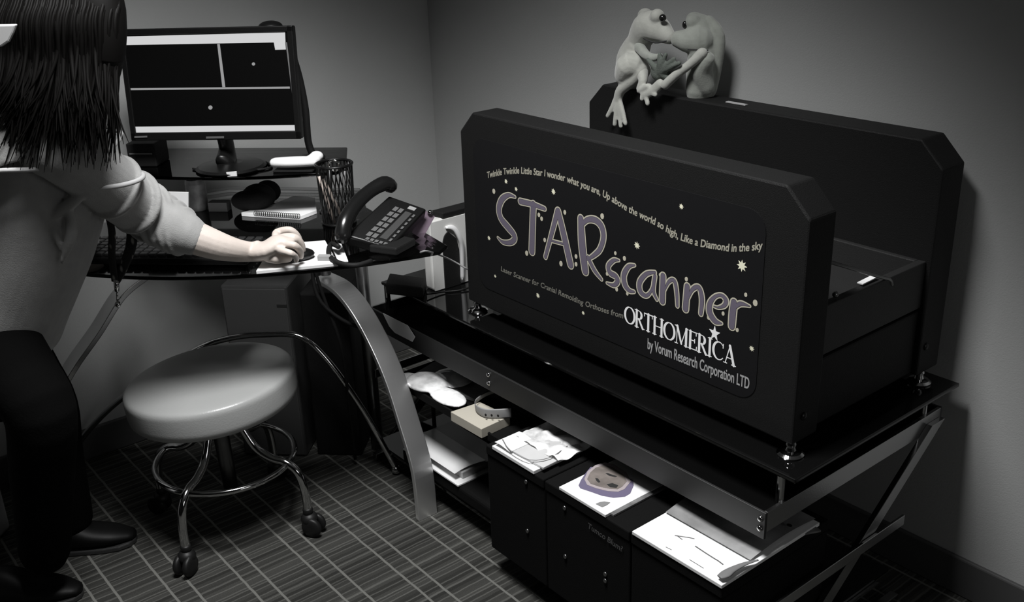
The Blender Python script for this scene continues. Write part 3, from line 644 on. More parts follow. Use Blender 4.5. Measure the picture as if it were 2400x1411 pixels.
# gooseneck lamp behind the monitor
gb = PN(733, 364, -.13); gb = np.array([gb[0], gb[1], .8585])
gl = thing('gooseneck_lamp', 'black gooseneck lamp rising behind the right side of the monitor', 'lamp', gb)
MB().lathe(gb, [(.03, 0), (.032, .004), (.028, .012), (.008, .016)]).build('lamp_base', blk_plastic, gl)
MB().loft([gb+np.array([0, 0, .012])]+[PN(u, v, -.13) for u, v in ((722, 330), (716, 260), (704, 195), (692, 150), (678, 110), (660, 80), (640, 66))], .0095, seg=12).build('lamp_stem', blk_soft, gl, smooth=True)
MB().ell(PN(634, 62, -.13), (.030, .030, .014), seg=18).build('lamp_head', blk_plastic, gl, smooth=True)
# things on the raised shelf
bxs = thing('speaker_box', 'small black box with a grey line, left end of the raised shelf', 'box', D(-.135, -.10, .8585))
MB().box(D(-.125, -.10, .8585+.030), (.075, .08, .060), DAX).build('box_body', blk_soft, bxs, bevel=.003)
MB().box(D(-.125, -.0585, .893), (.060, .002, .003), DAX).build('grey_line', grey_m, bxs)
whd = thing('white_dish', 'glowing white oblong dish with a raised end, at the right end of the raised shelf', 'dish', D(.30, -.01, .8585))
glaze = mat('white_glaze', .9, .25)
a_ = PN(645, 381, -.02); b_ = PN(735, 378, -.02)
MB().loft([a_, a_*.7+b_*.3, a_*.3+b_*.7, b_], [(.012, .016), (.013, .022), (.013, .022), (.012, .018)], seg=20, dome=True).ell(PN(742, 366, -.03), (.017, .017, .013)).ell(PN(735, 372, -.025), (.02, .018, .012)).build('dish_body', glaze, whd, remesh=.002, smooth_it=3)
a0_ = np.array([*((a_+b_)/2)[:2], .8585])
MB().box(np.array([a0_[0], a0_[1], .8605]), (.10, .045, .004), DAX).build('dish_rim', blk_soft, whd, bevel=.001)
cbl = MB().loft([D(.02, -.03, .861), D(.06, -.005, .862), D(.10, .015, .861), D(.17, .0, .862), D(.22, -.04, .861), D(.19, -.09, .861)], .0028, seg=8).build('monitor_cable', blk_soft, smooth=True)
tag(cbl, 'thin black cable curling across the raised shelf in front of the monitor stand', 'cable')

# ---------------- things on the desk ----------------
ZD = .7388
# keyboard
kb = thing('keyboard', 'black computer keyboard half hidden behind the dangling lanyard and forearm', 'keyboard', D(.07, .27, ZD))
kc = D(.065, .27, ZD+.008); kax = DAX
MB().box(kc, (.42, .145, .016), kax).build('keyboard_case', blk_plastic, kb, bevel=.004)
keycap = mat('dark_keycap', .02, .5)
mb = MB()
for r in range(6):
    for c_ in range(20):
        mb.box(kc+DU*(-.198+c_*.0208)+DNN*(.055-r*.0215)+np.array([0, 0, .0115]), (.0165, .0165, .008), kax)
o = mb.build('key_block', keycap, kb, bevel=.002); o['kind'] = 'stuff'
# white pad under the hand
pad = thing('writing_pad', 'thick bright white writing pad under the hand and mouse at the desk edge', 'pad', PZ(710, 600, ZD))
def quadz(px, z0, z1, nm, m, par, **k):
    P = [PZ(u, v, z1) for u, v in px]; return MB().prism([(p[0], p[1], z0) for p in P], (0, 0, z1-z0)).build(nm, m, par, **k)
quadz([(600, 635), (792, 616), (762, 563), (640, 572)], ZD, ZD+.008, 'page_block', paper, pad, bevel=.001)
tag(quadz([(792, 612), (816, 611), (800, 570), (776, 574)], ZD, ZD+.003, 'note_paper', paper, None, bevel=.0005), 'small white note paper right of the writing pad, beyond the phone cord', 'paper')
ers = tag(MB().box(PZ(763, 603, ZD+.014)+np.array([0, 0, 0]), (.034, .014, .011), DAX).build('eraser', mat('grey_rubber', .3, .6), bevel=.002), 'small grey eraser standing on the white pad beside the phone cord', 'eraser')
ers.location.z = ZD+.0085
# mouse under the hand
ms = thing('computer_mouse', 'dark computer mouse under the hand on the white pad', 'mouse', PZ(688, 600, ZD+.0085))
pm = PZ(682, 596, ZD+.020); fwd = _n(np.array([*(PZ(720, 592, ZD)-PZ(660, 598, ZD))[:2], 0])); sd_ = np.cross((0, 0, 1), fwd)
MB().ell(pm-np.array([0, 0, .002]), (.052, .030, .0155), (fwd, sd_, np.array([0, 0, 1.]))).build('mouse_shell', blk_plastic, ms, smooth=True)
# phone on a wedge
ph = thing('desk_phone', 'black office telephone tilted on a stand at the right corner of the desk', 'telephone', PZ(890, 600, ZD))
c_tl = PN(862, 470, .08); c_tr = PN(1000, 500, .08)
# body plane through seen corners: keypad face
B0 = PN(808, 552, .250); B1 = PN(914, 582, .250); B2 = PN(1000, 489, .105); B3 = PN(912, 458, .105)
pnm = _n(np.cross(B1-B0, B3-B0))
if pnm[2] < 0: pnm = -pnm
MB().prism([B0, B1, B2, B3], -pnm*.030).build('phone_body', blk_plastic, ph, bevel=.005, bseg=3)
def bp(s_, t_, h=0): return (B0*(1-s_)+B1*s_)*(1-t_)+(B3*(1-s_)+B2*s_)*t_+pnm*h
def pquad(s0, s1, t0, t1, h0, h1): return [bp(s0, t0, h0), bp(s1, t0, h0), bp(s1, t1, h0), bp(s0, t1, h0)], pnm*(h1-h0)
keym = mat('grey_phone_key', .11, .5)
for r in range(6):
    for c_ in range(2):
        P, e = pquad(.36+c_*.13, .46+c_*.13, .10+r*.125, .19+r*.125, .0005, .003)
        MB().prism(P, e).build('phone_key', keym, ph)
for c_ in range(5):
    P, e = pquad(.42+c_*.1, .49+c_*.1, .025, .075, .0005, .003); MB().prism(P, e).build('phone_key', keym, ph)
for r in range(7):
    P, e = pquad(.86, .91, .12+r*.1, .18+r*.1, .0005, .003); MB().prism(P, e).build('phone_key', keym, ph)
P, e = pquad(.64, .80, .14, .80, .0003, .0015); MB().prism(P, e).build('phone_display', mat('grey_lcd', .06, .2), ph)
P, e = pquad(.62, .80, .86, .93, .0003, .002); MB().prism(P, e).build('phone_label', mat('pale_label', .3, .5), ph)
hs = [PN(u, v, n) for u, v, n in ((803, 556, .262), (809, 522, .245), (833, 482, .20), (868, 450, .15), (900, 433, .115), (914, 438, .105))]
hs = [h+pnm*.004 for h in hs]
MB().loft(hs, [(.017, .019), (.014, .018), (.011, .017), (.011, .017), (.015, .019), (.017, .018)], seg=18, upv=pnm, dome=True).build('handset', mat('glossy_black_handset', .008, .22, spec=.6), ph, smooth=True)
w0 = (B0+B1+B2+B3)/4-pnm*.032
MB().prism([PZ(866, 592, ZD), PZ(930, 600, ZD), PZ(975, 575, ZD), PZ(900, 560, ZD)], (0, 0, .018)).build('phone_foot', blk_soft, ph, bevel=.004)
tq = [bp(.15, .22, -.031), bp(.85, .22, -.031), bp(.85, .75, -.031), bp(.15, .75, -.031)]
bq = [np.array([p[0], p[1], ZD+.016]) for p in tq]
MB().add(bq+tq, [(3, 2, 1, 0), (4, 5, 6, 7), (0, 1, 5, 4), (1, 2, 6, 5), (2, 3, 7, 6), (3, 0, 4, 7)]).build('wedge_stand', blk_soft, ph)
cd = tag(MB().loft([PZ(793, 578, ZD+.025), PZ(777, 572, ZD+.018), PZ(770, 590, ZD+.014), PZ(778, 606, ZD+.014), PZ(800, 618, ZD+.012), PZ(835, 622, ZD+.010), PZ(870, 612, ZD+.008)], .0058, seg=10).build('phone_cord', blk_soft, smooth=True), 'black coiled telephone cord looping over the white papers', 'cord')
cbl2 = tag(MB().loft([PZ(985, 592, ZD+.006), PZ(1003, 589, ZD+.006), PY(1050, 606, 1.33), PY(1096, 631, 1.376)], .0022, seg=8).build('thin_cable', mat('grey_cable', .25, .5), smooth=True), 'thin pale grey cable running from the desk corner to the black scanner', 'cable')
# purple card behind the phone
cdp = thing('leaflet', 'small glossy purple and grey leaflet propped behind the telephone', 'leaflet', PN(985, 560, .06))
P = [PN(u, v, n) for u, v, n in ((965, 545, .12), (990, 561, .12), (1019, 508, .08), (990, 490, .08))]
MB().prism(P, (DNN*-.003)).build('card', mat('purple_card', (.13, .095, .125), .3), cdp)
MB().ell(PN(1008, 497, .085), (.007, .007, .005), seg=12).build('clip', chrome, cdp, smooth=True)
# pen cup
cup = thing('pen_cup', 'black wire mesh pen cup beside the telephone', 'cup', D(.402, .03, ZD))
cc = D(.402, .03, 0); ct_ = PN(784, 384, .03); H1 = ct_[2]
m_ = MB().ring((cc[0], cc[1], H1), .044, .0035)
m_.build('cup_rim', blk_plastic, cup, smooth=True)
MB().ring((cc[0], cc[1], ZD+.004), .040, .003).build('base_ring', blk_plastic, cup, smooth=True)
mb = MB()
for i in range(28):
    t = 2*PI*i/28
    for s_ in (1, -1):
        P = [(cc[0]+math.cos(t+s_*.5*k/4)*(.040+.004*k/4), cc[1]+math.sin(t+s_*.5*k/4)*(.040+.004*k/4), ZD+.004+(H1-ZD-.004)*k/4) for k in range(5)]
        mb.loft(P, .0011, seg=5, k=1)
o = mb.build('wire_mesh', blk_plastic, cup); o['kind'] = 'stuff'
MB().lathe((cc[0], cc[1], ZD), [(.039, 0), (.039, .003)]).build('cup_floor', blk_plastic, cup)
def pen(px0, n0, px1, n1, r, m, lab, tipm=None):
    a_ = PN(*px0, n0); b_ = PN(*px1, n1)
    o = thing('pen', lab, 'pen', b_, 'pens in the wire cup')
    MB().loft([a_, b_], r, seg=10, k=1).build('barrel', m, o, smooth=True)
    MB().loft([a_, a_+(a_-b_)*.03, a_+(a_-b_)*.06], [r, r*.8, r*.4], seg=10).build('pen_cap', tipm or blk_plastic, o, smooth=True)
pen((748, 412), .062, (783, 522), .045, .0045, mat('beige_barrel', (.55, .47, .42), .4), 'beige pen leaning furthest left in the wire cup')
pen((757, 418), .050, (800, 505), .035, .0042, mat('tan_barrel', (.42, .36, .32), .4), 'tan pen leaning beside the beige pen in the wire cup')
pen((772, 398), .030, (778, 520), .02, .0040, blk_plastic, 'dark pen with a shiny silver end in the wire cup', chrome)
pen((808, 400), .01, (796, 515), .02, .0042, mat('grey_barrel', .12, .4), 'grey pen upright at the right of the wire cup')
# scissors-like shiny handle
tag(MB().ring(PN(783, 388, .02), .013, .003, ax=DNN).build('scissor_handle', chrome, smooth=True), 'shiny round scissor handle sticking out of the wire cup', 'scissors')
# spiral notebook
nb = thing('spiral_notebook', 'white spiral notebook lying under the right half of the raised shelf', 'notebook', D(.26, .01, ZD))
quadz([(565, 498), (702, 507), (742, 492), (738, 463), (690, 458), (640, 478)], ZD, ZD+.010, 'page_block', mat('bright_paper', .9, .7), nb, bevel=.001)
mb = MB(); na = PZ(598, 500, ZD+.012); nb_ = PZ(700, 507, ZD+.012)
for i in range(24): mb.ring(na+(nb_-na)*i/23, .006, .0008, ax=nb_-na, seg=14)
o = mb.build('wire_spiral', blk_plastic, nb, smooth=True)
pch = tag(MB().ell(PZ(590, 470, ZD+.028), (.055, .035, .028), DAX).ell(PZ(607, 460, ZD+.032), (.045, .030, .034), DAX).ell(PZ(628, 448, ZD+.030), (.035, .024, .030), DAX).build('black_pouch', mat('black_fabric', .006, .9, bump=.4), remesh=.004, smooth_it=2), 'soft black pouch resting on the spiral notebook under the raised shelf', 'pouch')
mg = tag(MB().lathe(PZ(466, 490, ZD), [(.024, 0), (.026, .01), (.026, .07), (.024, .082), (.020, .08), (.02, .06)]).build('grey_mug', mat('mottled_grey', .13, .4, var=.4, vscale=40), smooth=False), 'small mottled grey mug under the raised shelf beside the white sheet', 'mug')
tag(MB().box(PZ(515, 482, ZD+.012), (.05, .03, .024), DAX).build('grey_box', mat('dim_grey_card', .11, .7)), 'low grey box between the mug and the black pouch', 'box')
tag(MB().prism([PN(u, v, .075) for u, v in ((350, 449), (441, 451), (441, 486), (350, 490))], -DNN*.004).build('white_sheet', paper), 'bright white sheet standing behind the forearm, left of the grey mug', 'paper')

# ---------------- computer tower under the desk ----------------
tw = thing('computer_tower', 'dark grey computer tower on the floor under the desk', 'computer', D(.12, -.17, 0))
MB().box(D(.115, -.20, .262), (.185, .24, .524), DAX).build('tower_case', mat('charcoal_case', .05, .4, bump=.1), tw, bevel=.006)
MB().box(D(.115, -.078, .262), (.175, .004, .51), DAX).build('front_panel', mat('charcoal_front', .075, .35), tw, bevel=.002)
MB().box(D(.19, -.075, .47), (.028, .002, .006), DAX).build('logo_plate', steel, tw)
tag(MB().box(D(.30, -.20, .25), (.13, .22, .50), DAX).build('black_cabinet', blk_soft, bevel=.006), 'plain black cabinet on the floor right of the computer tower under the desk', 'cabinet')
tag(MB().loft([D(.33, -.02, .70), D(.31, .0, .60), D(.33, .02, .52), D(.40, .02, .46), D(.46, .0, .44)], .0055, seg=8).build('hanging_cable', blk_soft, smooth=True), 'black cable hanging below the desk in front of the cabinet', 'cable')
tag(MB().loft([D(.30, .0, .70), D(.33, .01, .55), D(.37, .02, .40), D(.37, .0, .22), D(.36, -.04, .02)], .0045, seg=8).build('hanging_cable', blk_soft, smooth=True), 'black cable dropping to the floor under the desk', 'cable')

# ---------------- silver workstation and boxes on the stand's left end ----------------
ws = thing('workstation', 'silver computer case with a black arched front, on the left end of the glass stand', 'computer', (-2.05, 1.5, .5215))
x1_ = -2.068; y0_, y1_ = 1.395, 1.585
ztop = .712
MB().bb(-2.112, x1_-.004, y0_, y1_, .5215, ztop).build('case', silver, ws, bevel=.008, bseg=3)
fpn = MB().bb(x1_-.0035, x1_, y0_+.002, y1_-.002, .5235, ztop-.002).build('front_plate', silver, ws)
arch = [(1.427, .5235)]+[(1.427+.0*0, .64)]+[(1.447-.02*math.cos(t*PI/2/6), .64+.035*math.sin(t*PI/2/6)) for t in range(1, 7)]+[(1.470, .652), (1.477, .62), (1.477, .5235)]
MB().prism([(x1_+.0002, y, z) for y, z in arch], (.004, 0, 0)).build('black_grille', blk_soft, ws)
MB().loft([(x1_+.004, 1.482+.008*0, .53), (x1_+.006, 1.484, .62), (x1_+.006, 1.478, .655), (x1_+.004, 1.462, .682), (x1_+.002, 1.44, .688)], [(.006, .008), (.007, .011), (.007, .013), (.006, .009), (.003, .004)], seg=12).build('chrome_arch', mat('bright_silver', .95, .25, .3), ws, smooth=True)
tag(MB().prism([(-2.112, 1.425, ztop+.001), (-2.07, 1.435, ztop+.001), (-2.07, 1.60, ztop+.001), (-2.112, 1.60, ztop+.001)], (0, 0, .014)).build('black_tablet', blk_soft, bevel=.003), 'flat black slab lying on top of the silver computer case', 'tablet')
tag(MB().prism([PZ(u, v, .5215) for u, v in ((905, 690), (992, 700), (1000, 676), (915, 664))], (0, 0, .03)).build('black_hub', blk_soft, bevel=.004), 'low black box at the left end of the glass stand below the telephone', 'box')
tag(MB().loft([PZ(1000, 690, .53), PZ(1040, 684, .525), PZ(1080, 680, .525), PZ(1110, 670, .528)], .0025, seg=6).build('thin_black_cable', blk_plastic, smooth=True), 'thin black cord lying on the glass stand before the silver computer', 'cord')

# ---------------- stool ----------------
st = thing('rolling_stool', 'round grey vinyl rolling stool with a chrome foot ring, in front of the desk', 'stool', (-2.205, .828, 0))
sc0 = np.array([-2.212, .820, .0]); tl = -.075
tv = _n(np.array([DU[0], DU[1], 0])); ax_z = _n(np.array([0, 0, 1.])+tv*tl)   # seat tilts slightly
prof = [(.05, -.056), (.184, -.056), (.1945, -.0525), (.2005, -.0455), (.2028, -.036), (.2033, -.030), (.2037, -.010), (.2036, .004), (.2033, .009), (.2015, .0155), (.1980, .0195), (.1935, .0218), (.187, .0232), (.175, .0250), (.15, .0275), (.12, .0292), (.08, .0305), (.01, .031)]
MB().lathe((-2.205, .818, .402), prof, ax=ax_z, seg=72).build('seat', vinyl, st, smooth=True)
MB().loft([(-2.205, .82, .35), (-2.205, .822, .30), (-2.205, .828, .10)], [.024, .020, .018], seg=18, k=2).build('column', mat('dark_steel', .12, .3, 1), st, smooth=True)
RR = np.array([-2.205, .826, .195])
MB().ring(RR, .170, .0075, seg=72).build('foot_ring', chrome, st, smooth=True)
cast = [(-2.08, .64), (-2.03, .95), (-2.38, .705), (-2.33, 1.016)]
cen = np.array([-2.205, .828])
rub = mat('caster_rubber', .008, .5, spec=.4)
for cx_, cy_ in cast:
    d_ = _n(np.array([cx_, cy_])-cen); r = .217; sdv = np.array([-d_[1], d_[0]])
    pt = lambda rr, z: np.array([*(cen+d_*rr), z])
    lg = MB().loft([pt(.02, .315), pt(.05, .295), pt(.085, .235), pt(.125, .208), pt(.165, .200), pt(.195, .175), pt(.208, .125), pt(.210, .066)], .0105, seg=14).build('leg', chrome, st, smooth=True)
    cs = MB(); c3 = pt(.222, .027)
    for s_ in (-1, 1): cs.lathe(c3+np.array([*sdv, 0])*s_*.006, [(.014, -.0), (.024, .001), (.026, .005*1), (.026, .010), (.023, .014), (.01, .015)] if s_ > 0 else [(.01, -.015), (.023, -.014), (.026, -.010), (.026, -.005), (.024, -.001), (.014, 0)], ax=(*sdv, 0), seg=24)
    cs.ell(pt(.212, .045), (.022, .022, .018))
    cs.lathe(pt(.210, .052), [(.012, 0), (.013, .02), (.011, .024)], seg=14)
    cs.build('caster', rub, lg, smooth=True)

# ---------------- two plush frogs hugging on the rear hood ----------------
plush = mat('pale_plush', (.40, .405, .37), .95, bump=.22, bscale=300, sheen=.5, var=.1, vscale=40)
plush2 = mat('grey_green_plush', (.29, .305, .275), .95, bump=.22, bscale=300, sheen=.4, var=.12, vscale=40)
bead = mat('black_bead', .01, .15, spec=.7)
def Q(u, v, y): return PY(u, v, y)
ZT = 1.030
fa = thing('plush_frog', 'left plush frog with a dark bead eye, one webbed foot dangling over the rear hood', 'soft toy', (-1.79, 1.80, ZT), 'plush frogs hugging on the rear hood')
body = MB()
body.loft([Q(1478, 178, 1.815), Q(1480, 140, 1.815), Q(1498, 100, 1.81)], [(.040, .034), (.043, .036), (.034, .030)], seg=20, dome=True)          # trunk
body.loft([Q(1500, 92, 1.81), Q(1520, 62, 1.805), Q(1545, 70, 1.80), Q(1568, 86, 1.797)], [(.030, .03), (.037, .036), (.030, .028), (.018, .016)], seg=20, dome=True)   # head and snout
body.ell(Q(1540, 38, 1.79), (.017, .017, .017)).ell(Q(1512, 36, 1.82), (.019, .017, .017))
body.loft([Q(1500, 165, 1.80), Q(1475, 150, 1.77), Q(1462, 178, 1.775), Q(1470, 188, 1.778)], [(.026, .026), (.030, .028), (.024, .022), (.018, .018)], seg=16, dome=True)    # folded near thigh
body.loft([Q(1500, 165, 1.785), Q(1478, 190, 1.775), Q(1455, 212, 1.772), Q(1448, 232, 1.772)], [(.02, .02), (.016, .015), (.0125, .012), (.011, .010)], seg=14, dome=True)
for tx, ty in ((1424, 272), (1441, 292), (1455, 296), (1466, 290)):
    body.loft([Q(1448, 226, 1.772), Q((1448+tx)/2+1, (226+ty)/2, 1.770), Q(tx, ty, 1.768)], [(.009, .007), (.0075, .006), (.006, .005)], seg=10, dome=True)
body.loft([Q(1440, 232, 1.772), Q(1446, 262, 1.771)], [(.008, .004), (.015, .004)], seg=12).loft([Q(1448, 240, 1.7715), Q(1452, 280, 1.770)], [(.008, .004), (.013, .004)], seg=12)
body.build('body', plush, fa, remesh=.0028, smooth_it=3)
b2 = MB().loft([Q(1505, 170, 1.785), Q(1507, 190, 1.775), Q(1500, 212, 1.77), Q(1520, 203, 1.768)], [(.016, .015), (.012, .011), (.010, .009), (.010, .008)], seg=12, dome=True)
for tx, ty in ((1505, 232), (1518, 243), (1536, 222)): b2.loft([Q(1510, 208, 1.768), Q(tx, ty, 1.765)], [(.008, .006), (.006, .005)], seg=10, dome=True)
b2.loft([Q(1548, 196, 1.770), Q(1530, 212, 1.768), Q(1510, 222, 1.766)], [(.012, .009), (.012, .008), (.010, .006)], seg=12, dome=True)
b2.build('far_foot', plush, fa, remesh=.0025, smooth_it=2)
b3 = MB().loft([Q(1498, 110, 1.79), Q(1516, 130, 1.778), Q(1535, 135, 1.772), Q(1548, 130, 1.77)], [(.014, .013), (.011, .010), (.009, .008), (.006, .006)], seg=12, dome=True)
b3.build('arm', plush2, fa, remesh=.0025, smooth_it=2)
MB().ell(Q(1553, 42, 1.782), (.0085, .0085, .0085)).build('eye', bead, fa, smooth=True)
MB().loft([Q(1508, 90, 1.772), Q(1535, 100, 1.770), Q(1562, 96, 1.775)], [.0018, .002, .0015], seg=6).build('mouth_seam', mat('dark_thread', .03, .8), fa, smooth=True)
fb = thing('plush_frog', 'right plush frog with a tall pale back, nose pressed to the left frog', 'soft toy', (-1.62, 1.83, ZT), 'plush frogs hugging on the rear hood')
body = MB()
body.loft([Q(1643, 212, 1.845), Q(1648, 165, 1.845), Q(1650, 110, 1.848), Q(1642, 62, 1.85), Q(1628, 45, 1.85)], [(.030, .040), (.034, .042), (.032, .040), (.026, .034), (.016, .022)], seg=20, dome=True)
body.loft([Q(1640, 95, 1.83), Q(1612, 95, 1.815), Q(1592, 92, 1.805)], [(.034, .03), (.028, .025), (.021, .019)], seg=18, dome=True)
body.ell(Q(1625, 52, 1.83), (.018, .02, .018))
body.loft([Q(1660, 50, 1.86), Q(1682, 85, 1.86), Q(1676, 150, 1.86), Q(1664, 212, 1.858)], [(.015, .012), (.018, .015), (.018, .016), (.016, .016)], seg=14, dome=True)
body.loft([Q(1655, 205, 1.835), Q(1645, 165, 1.82), Q(1655, 140, 1.815)], [(.02, .02), (.026, .023), (.02, .02)], seg=14, dome=True)
body.build('body', plush2, fb, remesh=.0028, smooth_it=3)
b4 = MB().loft([Q(1645, 125, 1.80), Q(1618, 150, 1.785), Q(1585, 175, 1.775), Q(1558, 200, 1.77)], [(.013, .013), (.0105, .010), (.0105, .010), (.011, .009)], seg=14, dome=True)
b4.build('arm', plush, fb, remesh=.0025, smooth_it=2)
b5 = MB().ell(Q(1540, 168, 1.775), (.018, .012, .020)).loft([Q(1580, 185, 1.785), Q(1555, 172, 1.778)], [.011, .012], seg=12, dome=True)
for tx, ty in ((1519, 140), (1546, 128), (1560, 128), (1580, 138), (1592, 148)): b5.loft([Q(1545, 168, 1.772), Q((1545+tx)/2, (168+ty)/2, 1.766), Q(tx, ty, 1.765)], [(.010, .007), (.0075, .006), (.0052, .005)], seg=10, dome=True)
b5.build('webbed_hand', mat('dark_plush', (.11, .125, .11), .95, bump=.5, bscale=300), fb, remesh=.0025, smooth_it=1)
MB().ell(Q(1606, 58, 1.815), (.007, .007, .009)).build('eye', bead, fb, smooth=True)
MB().loft([Q(1612, 116, 1.79), Q(1640, 117, 1.798), Q(1660, 118, 1.81)], [.0016, .002, .0015], seg=6).build('mouth_seam', MATS['dark_thread'], fb, smooth=True)
# ---------------- person seated beside the desk ----------------
def W(u, v, n): return PN(u, v, n)
per = thing('person', 'person with long dark hair, grey knit top and black trousers, hand on the mouse', 'person', D(-.25, .5, 0))
UP = np.array([0, 0, 1.])
# skin: head, neck, trunk core, both arms, hands
sk = MB()
head = W(95, -55, .52)
sk.ell(head, (.078, .072, .105), (DU, DNN, UP), seg=28)
sk.ell(head+DU*.045-UP*.055, (.045, .045, .045), (DU, DNN, UP))                 # jaw
sk.loft([head+DU*.075+UP*.01, head+DU*.098-UP*.015, head+DU*.080-UP*.03], [.008, .011, .007], seg=10, dome=True)   # nose
sk.loft([head+DU*.073-UP*.050-DNN*.02, head+DU*.084-UP*.05, head+DU*.073-UP*.050+DNN*.02], .0065, seg=8, dome=True)  # lips
sk.ell(head+DNN*.072-UP*.01-DU*.005, (.018, .008, .028), (DU, DNN, UP)).ell(head-DNN*.072-UP*.01-DU*.005, (.018, .008, .028), (DU, DNN, UP))
sk.loft([head-UP*.05-DU*.02, W(112, 160, .50), W(105, 260, .50)], [.052, .050, .06], seg=20, dome=True)
sk.loft([W(108, 300, .50), W(95, 480, .50), W(40, 660, .50), W(-10, 780, .50)], [(.14, .07), (.13, .085), (.11, .08), (.12, .09)], seg=20, upv=DNN, dome=True)
sR, eR, wR = W(150, 352, .62), W(352, 500, .42), PZ(590, 590, .778)
sk.loft([sR, sR*.5+eR*.5, eR], [.046, .042, .036], seg=18, dome=True)
hd = W(640, 588, .215)
sk.loft([eR, PZ(425, 543, .845), PZ(500, 573, .812), PZ(555, 587, .790), wR, PZ(612, 588, .780)], [(.036, .036), (.038, .037), (.033, .031), (.026, .023), (.0235, .019), (.026, .017)], seg=18)
# right hand: palm and fingers curved over the mouse
def Z_(p, z): q_ = np.array(p, float); q_[2] = z; return q_
def S(u, v, z): return PZ(u, v, z)
sk.loft([wR, S(625, 585, .785), S(650, 568, .797), S(668, 565, .797)], [(.019, .024), (.019, .032), (.017, .037), (.012, .036)], seg=18, upv=UP, dome=True)
fing = [  # knuckle, mid, far, tip (index farthest, little nearest)
 (S(650, 545, .800), S(679, 539, .806), S(697, 553, .790), S(705, 572, .768), .0082),
 (S(662, 557, .803), S(690, 556, .805), S(706, 571, .787), S(710, 589, .766), .0084),
 (S(665, 572, .800), S(690, 575, .799), S(704, 589, .779), S(705, 602, .763), .0080),
 (S(659, 587, .792), S(682, 594, .788), S(694, 604, .770), S(694, 611, .759), .0072)]
for a_, b_, c_, d_, r in fing:
    sk.loft([S(640, 575, .790)*.35+a_*.65, a_, b_, c_, d_], [r*1.15, r*1.12, r*1.0, r*.92, r*.8], seg=12, dome=True)
sk.loft([S(628, 600, .770), S(645, 606, .768), S(662, 606, .764), S(676, 606, .760)], [.014, .0115, .0105, .009], seg=12, dome=True)  # thumb
# left arm resting forward on the lap side
sL, eL, wL = W(110, 330, .34), W(165, 520, .30), W(215, 600, .24)
sk.loft([sL, eL, wL], [.044, .036, .024], seg=16, dome=True)
lh = W(240, 612, .20)
sk.loft([wL, lh], [(.024, .018), (.030, .014)], seg=14, dome=True)
for k in range(4):
    o_ = DNN*(.024-.016*k); sk.loft([lh+o_, lh+o_+DU*.03-UP*.002, lh+o_+DU*.052-UP*.012], [.0085, .008, .0068], seg=8, dome=True)
sk.loft([lh-DNN*.03, lh-DNN*.045+DU*.02, lh-DNN*.05+DU*.035], [.010, .009, .0075], seg=8, dome=True)
sk.build('body', skin, per, remesh=.0027, smooth_it=1)
for s_ in (-1, 1):
    MB().ell(head+DU*.070+DNN*s_*.028+UP*.012, (.008, .012, .009), (DU, DNN, UP)).build('eye', mat('eye_white', .5, .2), per, smooth=True)
# knit top: trunk, both sleeves, pushed up folds
kt = MB()
kt.loft([W(112, 262, .50), W(112, 300, .50), W(108, 350, .50), W(102, 440, .50), W(78, 560, .50), W(45, 650, .50), W(12, 720, .50), W(-6, 762, .50)],
        [(.055, .055), (.10, .075), (.155, .098), (.165, .115), (.160, .115), (.160, .116), (.17, .120), (.178, .122)], seg=40, upv=DNN, k=6)
kt.loft([sR-DU*.03+UP*.01, sR, sR*.6+eR*.4, W(300, 470, .47), eR, PZ(395, 526, .862), PZ(440, 550, .838)],
        [(.060, .060), (.064, .062), (.061, .060), (.057, .056), (.053, .053), (.049, .048), (.044, .043)], seg=28, k=6, dome=True)
kt.loft([sL, eL, eL*.5+wL*.5], [(.058, .058), (.05, .05), (.04, .04)], seg=20, dome=True)
# fold rolls around the sleeve, slanted
def fold(mb, p0, p1, t, R, r, tilt, a0=0, a1=2*PI):
    c_ = p0+(p1-p0)*t; ax = _n(_n(p1-p0)+UP*tilt+DNN*.15); mb.ring(c_, R, r, ax=ax, seg=40)
arm_ = [sR, eR, PZ(440, 550, .838)]
for p0, p1, t, R, r, tl_ in ((sR, eR, .55, .0600, .0080, .25), (sR, eR, .80, .0600, .0075, .38), (sR, eR, .97, .0580, .0070, .42), (eR, arm_[2], .20, .0560, .0066, .45), (eR, arm_[2], .42, .0540, .0066, .48), (eR, arm_[2], .64, .0515, .0066, .45), (eR, arm_[2], .85, .0480, .0060, .38)):
    fold(kt, p0, p1, t, R, r, tl_)
# drape folds on the trunk
for px in ([(60, 470), (110, 520), (135, 590)], [(150, 470), (160, 550), (138, 620)], [(20, 520), (60, 600), (60, 690), (30, 740)], [(205, 440), (160, 480), (90, 520), (20, 540)]):
    P = []
    for u, v in px: P.append(W(u, v, .62))
    kt.loft([p-DNN*.012 for p in P], [.004]+[.012]*(len(P)-2)+[.004], seg=10, dome=True)
kt.build('knit_top', sweater, per, remesh=.0036, smooth_it=1)
hem = MB(); hc = W(-6, 764, .50)
vs = []
MB().loft([hc+UP*.012, hc-UP*.008], [(.181, .125), (.179, .124)], seg=48, upv=DNN, k=2).build('hem_band', mat('hem_knit', (.36, .36, .355), .85, bump=.8, bscale=450), per, smooth=True)
